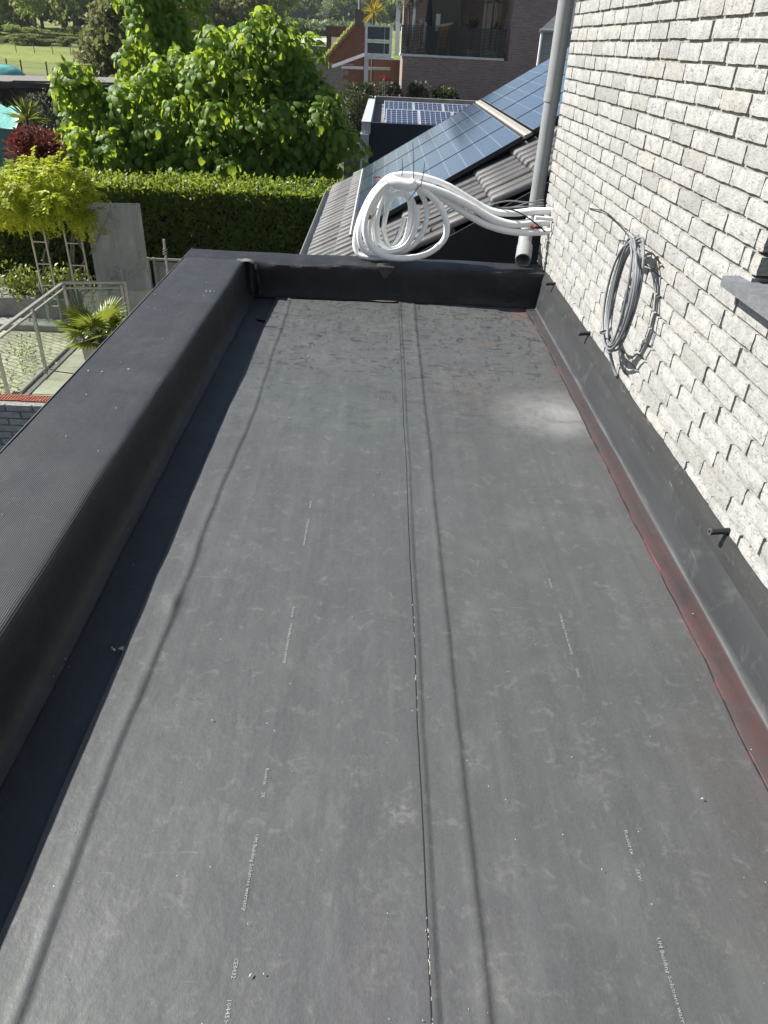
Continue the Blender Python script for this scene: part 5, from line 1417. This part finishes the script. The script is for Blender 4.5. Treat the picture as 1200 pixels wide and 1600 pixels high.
for x, w in ((.47, .09), (1.17, .05)):
    MB().box(x - w, x + w, 38.35, 38.5, .90, 4.2).build('column', M['white'], bh)
MB().box(-.4, 5.419, 37.6, 44, 4.201, 4.45).build('roof', M['under'], bh)
wn_ = MB().box(4.52, 4.66, 41.40, 41.498, .9, 4.0).box(5.10, 5.19, 41.40, 41.498, .9, 4.0).build('window', M['cream'], bh)
MB().box(4.66, 5.10, 41.44, 41.46, .9, 4.0).build('pane', M['darkglass'], wn_)
MB().grid(np.array([[(4.70 + .035 * i, 41.43 - .015 * (i % 2), z) for i in range(12)] for z in (.95, 4.0)])).build('curtain', M['cream'], wn_)
MB().box(1.95, 3.4, 41.38, 41.499, .9, 3.6).build('glass_door', M['darkglass'], bh)
MB().box(2.3, 2.5, 41.36, 41.379, 1.9, 2.6).build('window_light_plate', M['white'], bh)  # white plate that paints the light in the back window
for x in (3.42, 3.9): MB().box(x - .03, x + .03, 41.3, 41.379, .9, 3.6).build('door_frame', M['roofgrey'], bh)
pr = thing('closed_parasol', 'closed dark blue parasol standing on the balcony', 'parasol', (1.85, 39.2, .9))
MB().tube([(1.85, 39.2, 1.1), (1.84, 39.2, 1.6), (1.85, 39.2, 2.4), (1.85, 39.2, 3.3)], [.10, .20, .16, .03], 10).build('canopy', plain('dark_canopy', (.03, .035, .05), .8, .3), pr, smooth=True)
MB().tube([(1.85, 39.2, .9), (1.85, 39.2, 3.4)], .025, 6).build('pole', M['white'], pr)
tb = thing('balcony_table', 'pale tilted table top standing on the balcony', 'table', (2.55, 38.6, .9))
MB().add([(2.12, 38.4, 2.06), (2.85, 38.4, 2.20), (2.95, 39.0, 2.26), (2.25, 39.0, 2.13), (2.12, 38.4, 2.02), (2.85, 38.4, 2.16), (2.95, 39.0, 2.22), (2.25, 39.0, 2.09)], [(0, 1, 2, 3), (7, 6, 5, 4), (0, 4, 5, 1), (1, 5, 6, 2), (2, 6, 7, 3), (3, 7, 4, 0)]).build('table_top', M['cream'], tb)
for x in (2.3, 2.8): MB().box(x - .025, x + .025, 38.65, 38.7, .9, 2.06).build('leg', M['wood'], tb)
tw = thing('orange_towel', 'orange yellow towel hanging from the balcony table', 'towel', (2.45, 38.38, 1.3))
MB().grid(np.array([[(2.28 + .045 * i + .01 * j, 38.36 - .02 * math.sin(i * 1.6) + (.25 if j == 9 else 0), 1.25 + .102 * j - (.03 if j == 9 else 0)) for i in range(9)] for j in range(10)])).build('cloth', plain('orange_cloth', (.60, .30, .035), .85, .2, 6), tw, smooth=True)
def potplant(name, lb, x, y, n, L, mat, zt, pot=True, lo=-.2):
    t = thing(name, lb, 'plant', (x, y, .9)); spikes((x, y, zt), n, L, t, mat, 'leaves', lo)
    MB().tube([(x, y, 1.2), (x, y, zt)], [.05, .03], 6).build('stem', M['bark'], t); MB().lathe([(.12, 0), (.17, .35), (.15, .35), (.14, .3)], (x, y, .9), 12).build('pot', M['cream'], t); return t
rg = np.random.default_rng(91)
potplant('balcony_yucca', 'bright yellow green yucca by the balcony window, lower one', 4.95, 39.2, 40, .38, F_palm, 2.1)
potplant('balcony_yucca', 'bright yellow green yucca high beside the balcony window', 4.75, 39.6, 45, .42, F_palm, 3.1)
potplant('balcony_palm', 'drooping grey green plant beside the white balcony column', .95, 38.7, 60, .5, F_grey, 2.95, lo=-.9)
potplant('balcony_dracaena', 'dark spiky plant in the middle of the balcony', 3.85, 39.3, 50, .5, F_grey, 2.05)
potplant('balcony_fern', 'pale plant at the left end of the balcony table', 1.5, 38.7, 30, .34, F_grey, 2.05)
gl = thing('hanging_garland', 'string of pale leaves hanging at the top of the balcony', 'garland', (.8, 38.25, 2.9))
P_, T_, N_, S_ = [], [], [], []
for k in range(160): P_.append((rng.uniform(.35, 1.4), 38.2 + rng.normal(0, .05), 2.95 + rng.normal(0, .1) - .1 * abs(math.sin(k)))); T_.append(rng.normal(0, .6, 3) + (0, 0, -.7)); N_.append(rng.normal(0, 1, 3)); S_.append(rng.uniform(.06, .13))
foliage('leaves', *map(np.array, (P_, T_, N_, S_)), SMALL, F_grey, gl)
mbx = MB().box(7.42, 7.62, 37.88, 37.998, .95, 1.4).build('meter_box', M['pale'], bh)

# small grey house beside it
gh = thing('grey_house', 'small pale brick house end with slate roof and gutter', 'house', (6.4, 30, GZ))
M['pbrick'] = brickmat('pale_brick', 'x', (.22, .24, .23), (.32, .34, .32), (.16, .16, .15))
MB().prism([(5.40, 30), (9, 30), (9, 34), (6.35, 34)], GZ, 1.93, 'z').build('wall', M['pbrick'], gh)
MB().add([(5.28, 29.9, 1.98), (9, 29.9, 1.98), (9, 34.1, 1.98), (6.3, 34.1, 1.98), (6.5, 31.4, 2.9), (9, 31.4, 2.9), (9, 32.6, 2.9), (6.7, 32.6, 2.9)], [(0, 1, 5, 4), (1, 2, 6, 5), (2, 3, 7, 6), (3, 0, 4, 7), (4, 5, 6, 7), (3, 2, 1, 0)]).build('roof', plain('slate', (.09, .09, .10), .6, .3, 12, .3), gh)
MB().tube([(5.25, 29.86, 1.94), (9, 29.86, 1.94)], .055, 8).tube([(5.25, 29.86, 1.94), (6.27, 34.1, 1.94)], .055, 8).build('gutter', M['zinc'], gh, smooth='auto')
MB().tube([(5.34, 29.93, 1.92), (5.34, 29.93, GZ)], .045, 8).build('downpipe', M['white'], gh, smooth='auto')

# ============================================================ white stair tower
st = thing('stair_frame', 'white steel landing with two tinted panels in front of the red gable', 'stair landing', (-.35, 36, GZ))
M['tint'] = plain('tinted_panel', (.06, .07, .085), .25, .15, 4)
for x, y, z1 in ((-.86, 36, 1.97), (.17, 36, 1.97), (-.80, 37.2, 1.97), (.2, 37.2, 1.97)): MB().box(x - .045, x + .045, y - .045, y + .045, GZ if x < 0 else .85, z1).build('post', M['white'], st)
for z, t in ((1.93, .05), (1.40, .10), (.90, .10)): MB().box(-.82, .14, 35.97, 36.03, z - t / 2, z + t / 2).build('rail', M['white'], st)
for z0, z1 in ((1.46, 1.89), (.96, 1.34)): MB().box(-.80, .12, 36.0, 36.02, z0, z1).build('panel', M['tint'], st)
for z0, z1 in ((1.46, 1.89), (.96, 1.34)): MB().box(-.10, -.075, 35.975, 35.999, z0, z1).build('mullion', M['pale'], st)
MB().box(-.90, .32, 35.95, 37.3, .76, .849).build('landing', M['white'], st)
MB().bar((-2.35, 37.5, .38), (-.86, 36.9, .92), .10, .12).build('stringer', M['pale'], st)
MB().bar((-1.95, 37.5, .36), (.2, 37.4, .40), .08, .10).build('beam', M['white'], st)
MB().bar((-.92, 36.4, GZ), (-.92, 36.4, .55), .05, .05).build('post', M['wood'], st)

yt = thing('tall_yucca', 'yellow orange tipped yucca rising behind the white stair landing', 'yucca', (-.6, 38.6, GZ))
rg = np.random.default_rng(95)
spikes((-.62, 38.6, 2.45), 70, .62, yt, leafmat('yellow_yucca', (.20, .17, .02), (.45, .30, .04), (.5, .4, .06), .4, .5, 3), 'leaves', -.9)
MB().tube([(-.6, 38.6, GZ), (-.62, 38.6, 2.45)], [.08, .05], 7).build('trunk', M['bark'], yt)

# ============================================================ red gable house
M['rbrick'] = brickmat('red_brick', 'x', (.16, .065, .048), (.25, .105, .078), (.2, .14, .115))
M['rtile'] = plain('orange_tile', (.28, .17, .11), .8, .35, 6, .3, 20)
rh = thing('red_gable_house', 'red brick gable with chimney and mossy orange tiled edge', 'house', (-2, 45, GZ))
MB().prism([(-3.3, GZ), (-.95, GZ), (-.95, 2.0), (-1.72, 2.0), (-3.3, .35)], 45, 45.3, 'y').build('wall', M['rbrick'], rh)
MB().prism([(-3.62, .12), (-1.66, 2.12), (-1.60, 2.04), (-3.50, .08)], 44.9, 52, 'y').build('roof', M['rtile'], rh)
P_, T_, N_, S_ = [], [], [], []
for k in range(500):
    t = rng.random() ** 1.3; P_.append((-3.62 + 1.9 * t - .05, 44.95 + rng.uniform(0, .8), .14 + 1.95 * t + .06)); T_.append(rng.normal(0, 1, 3)); N_.append((-.7, 0, .7)); S_.append(rng.uniform(.07, .16))
foliage('moss', *map(np.array, (P_, T_, N_, S_)), SMALL, F_f3, rh)
MB().box(-.949, .74, 44.6, 44.8, GZ, .62).build('yard_wall', M['rbrick'], rh)
ch = MB().box(-1.66, -1.22, 45.05, 45.5, 1.9, 2.66).box(-1.69, -1.19, 45.02, 45.53, 2.661, 2.73).build('chimney', brickmat('grey_brick', 'x', (.10, .09, .085), (.16, .14, .13), (.1, .1, .1)), rh)
MB().tube([(-1.44, 45.25, 2.7), (-1.44, 45.25, 4.2)], .085, 10).build('flue', M['zinc'], ch, smooth='auto')
eb = thing('brown_extension', 'dark brown flat roofed extension with white blind behind the red gable', 'building', (-2.5, 47, GZ))
MB().box(-3.27, -1.3, 47, 50, GZ, 1.55).build('wall', plain('brown_panel', (.06, .045, .042), .7, .2), eb)
MB().box(-3.30, -1.25, 46.9, 50.1, 1.5505, 1.98).build('roof_edge', plain('brown_fascia', (.075, .055, .052), .6, .2), eb)
wq = MB().box(-3.0, -1.9, 46.93, 46.999, .85, 1.5).build('window', M['white'], eb)
MB().box(-2.95, -1.95, 46.915, 46.929, 1.22, 1.47).build('blind', M['white'], wq); MB().box(-2.95, -1.95, 46.915, 46.929, .88, 1.19).build('pane', M['tint'], wq)
cs = thing('corrugated_shed', 'grey shed with a white corrugated roof beyond the tree', 'shed', (-4.5, 50, GZ))
MB().box(-6.6, -3.5, 50, 54, GZ, .98).build('wall', plain('grey_wall', (.14, .15, .16), .8, .1), cs)
MB().grid(np.array([[(-6.8 + .065 * i, yy, 1.02 + (.22 if yy > 50 else 0) * 1 + .025 * (i % 2) + .004 * i) for i in range(52)] for yy in (49.8, 54.5)])).build('roof', plain('white_sheet_roof', (.62, .60, .58), .6, .08), cs)
wl = thing('grey_block_wall', 'long low grey block wall in front of the red gable', 'wall', (-3, 42, GZ))
for r0 in range(17):
    for k in range(6):
        x = -4.6 + .5 * k + (.25 if r0 % 2 else 0)
        if x + .49 > -1.75: continue
        MB().box(x, x + .492, 42, 42.15, GZ + .195 * r0, GZ + .195 * r0 + .188).build('block', M['greystone'], wl)
MB().box(-4.62, -1.6, 41.97, 42.18, .32, .37).build('coping', M['roofgrey'], wl)
hr = thing('white_handrail', 'small white handrail beside the corrugated shed', 'handrail', (-3.3, 43, GZ))
MB().bar((-3.66, 43, .56), (-3.04, 43, .88), .05, .05).build('rail', M['white'], hr); MB().bar((-3.3, 43, GZ), (-3.3, 43, .72), .045, .045).build('post', M['white'], hr)
bush('yard_shrub', 'grey shrub behind the low grey block wall', 'shrub', (-4.4, 44.5, -.1), (.5, .4, .4), 900, .12, F_grey, 97)

# ============================================================ air
g = G('thin_haze')
pv = g.nt.nodes.new('ShaderNodeVolumePrincipled'); pv.inputs['Color'].default_value = (.80, .88, 1, 1); pv.inputs['Density'].default_value = .00013; pv.inputs['Anisotropy'].default_value = .3
g.nt.links.new(pv.outputs[0], g.out.inputs['Volume'])
hz = MB().box(-720, 720, -720, 720, -4.6, 48).build('haze', g.m, None); tag(hz, 'thin bright haze over the far fields', kind='stuff')
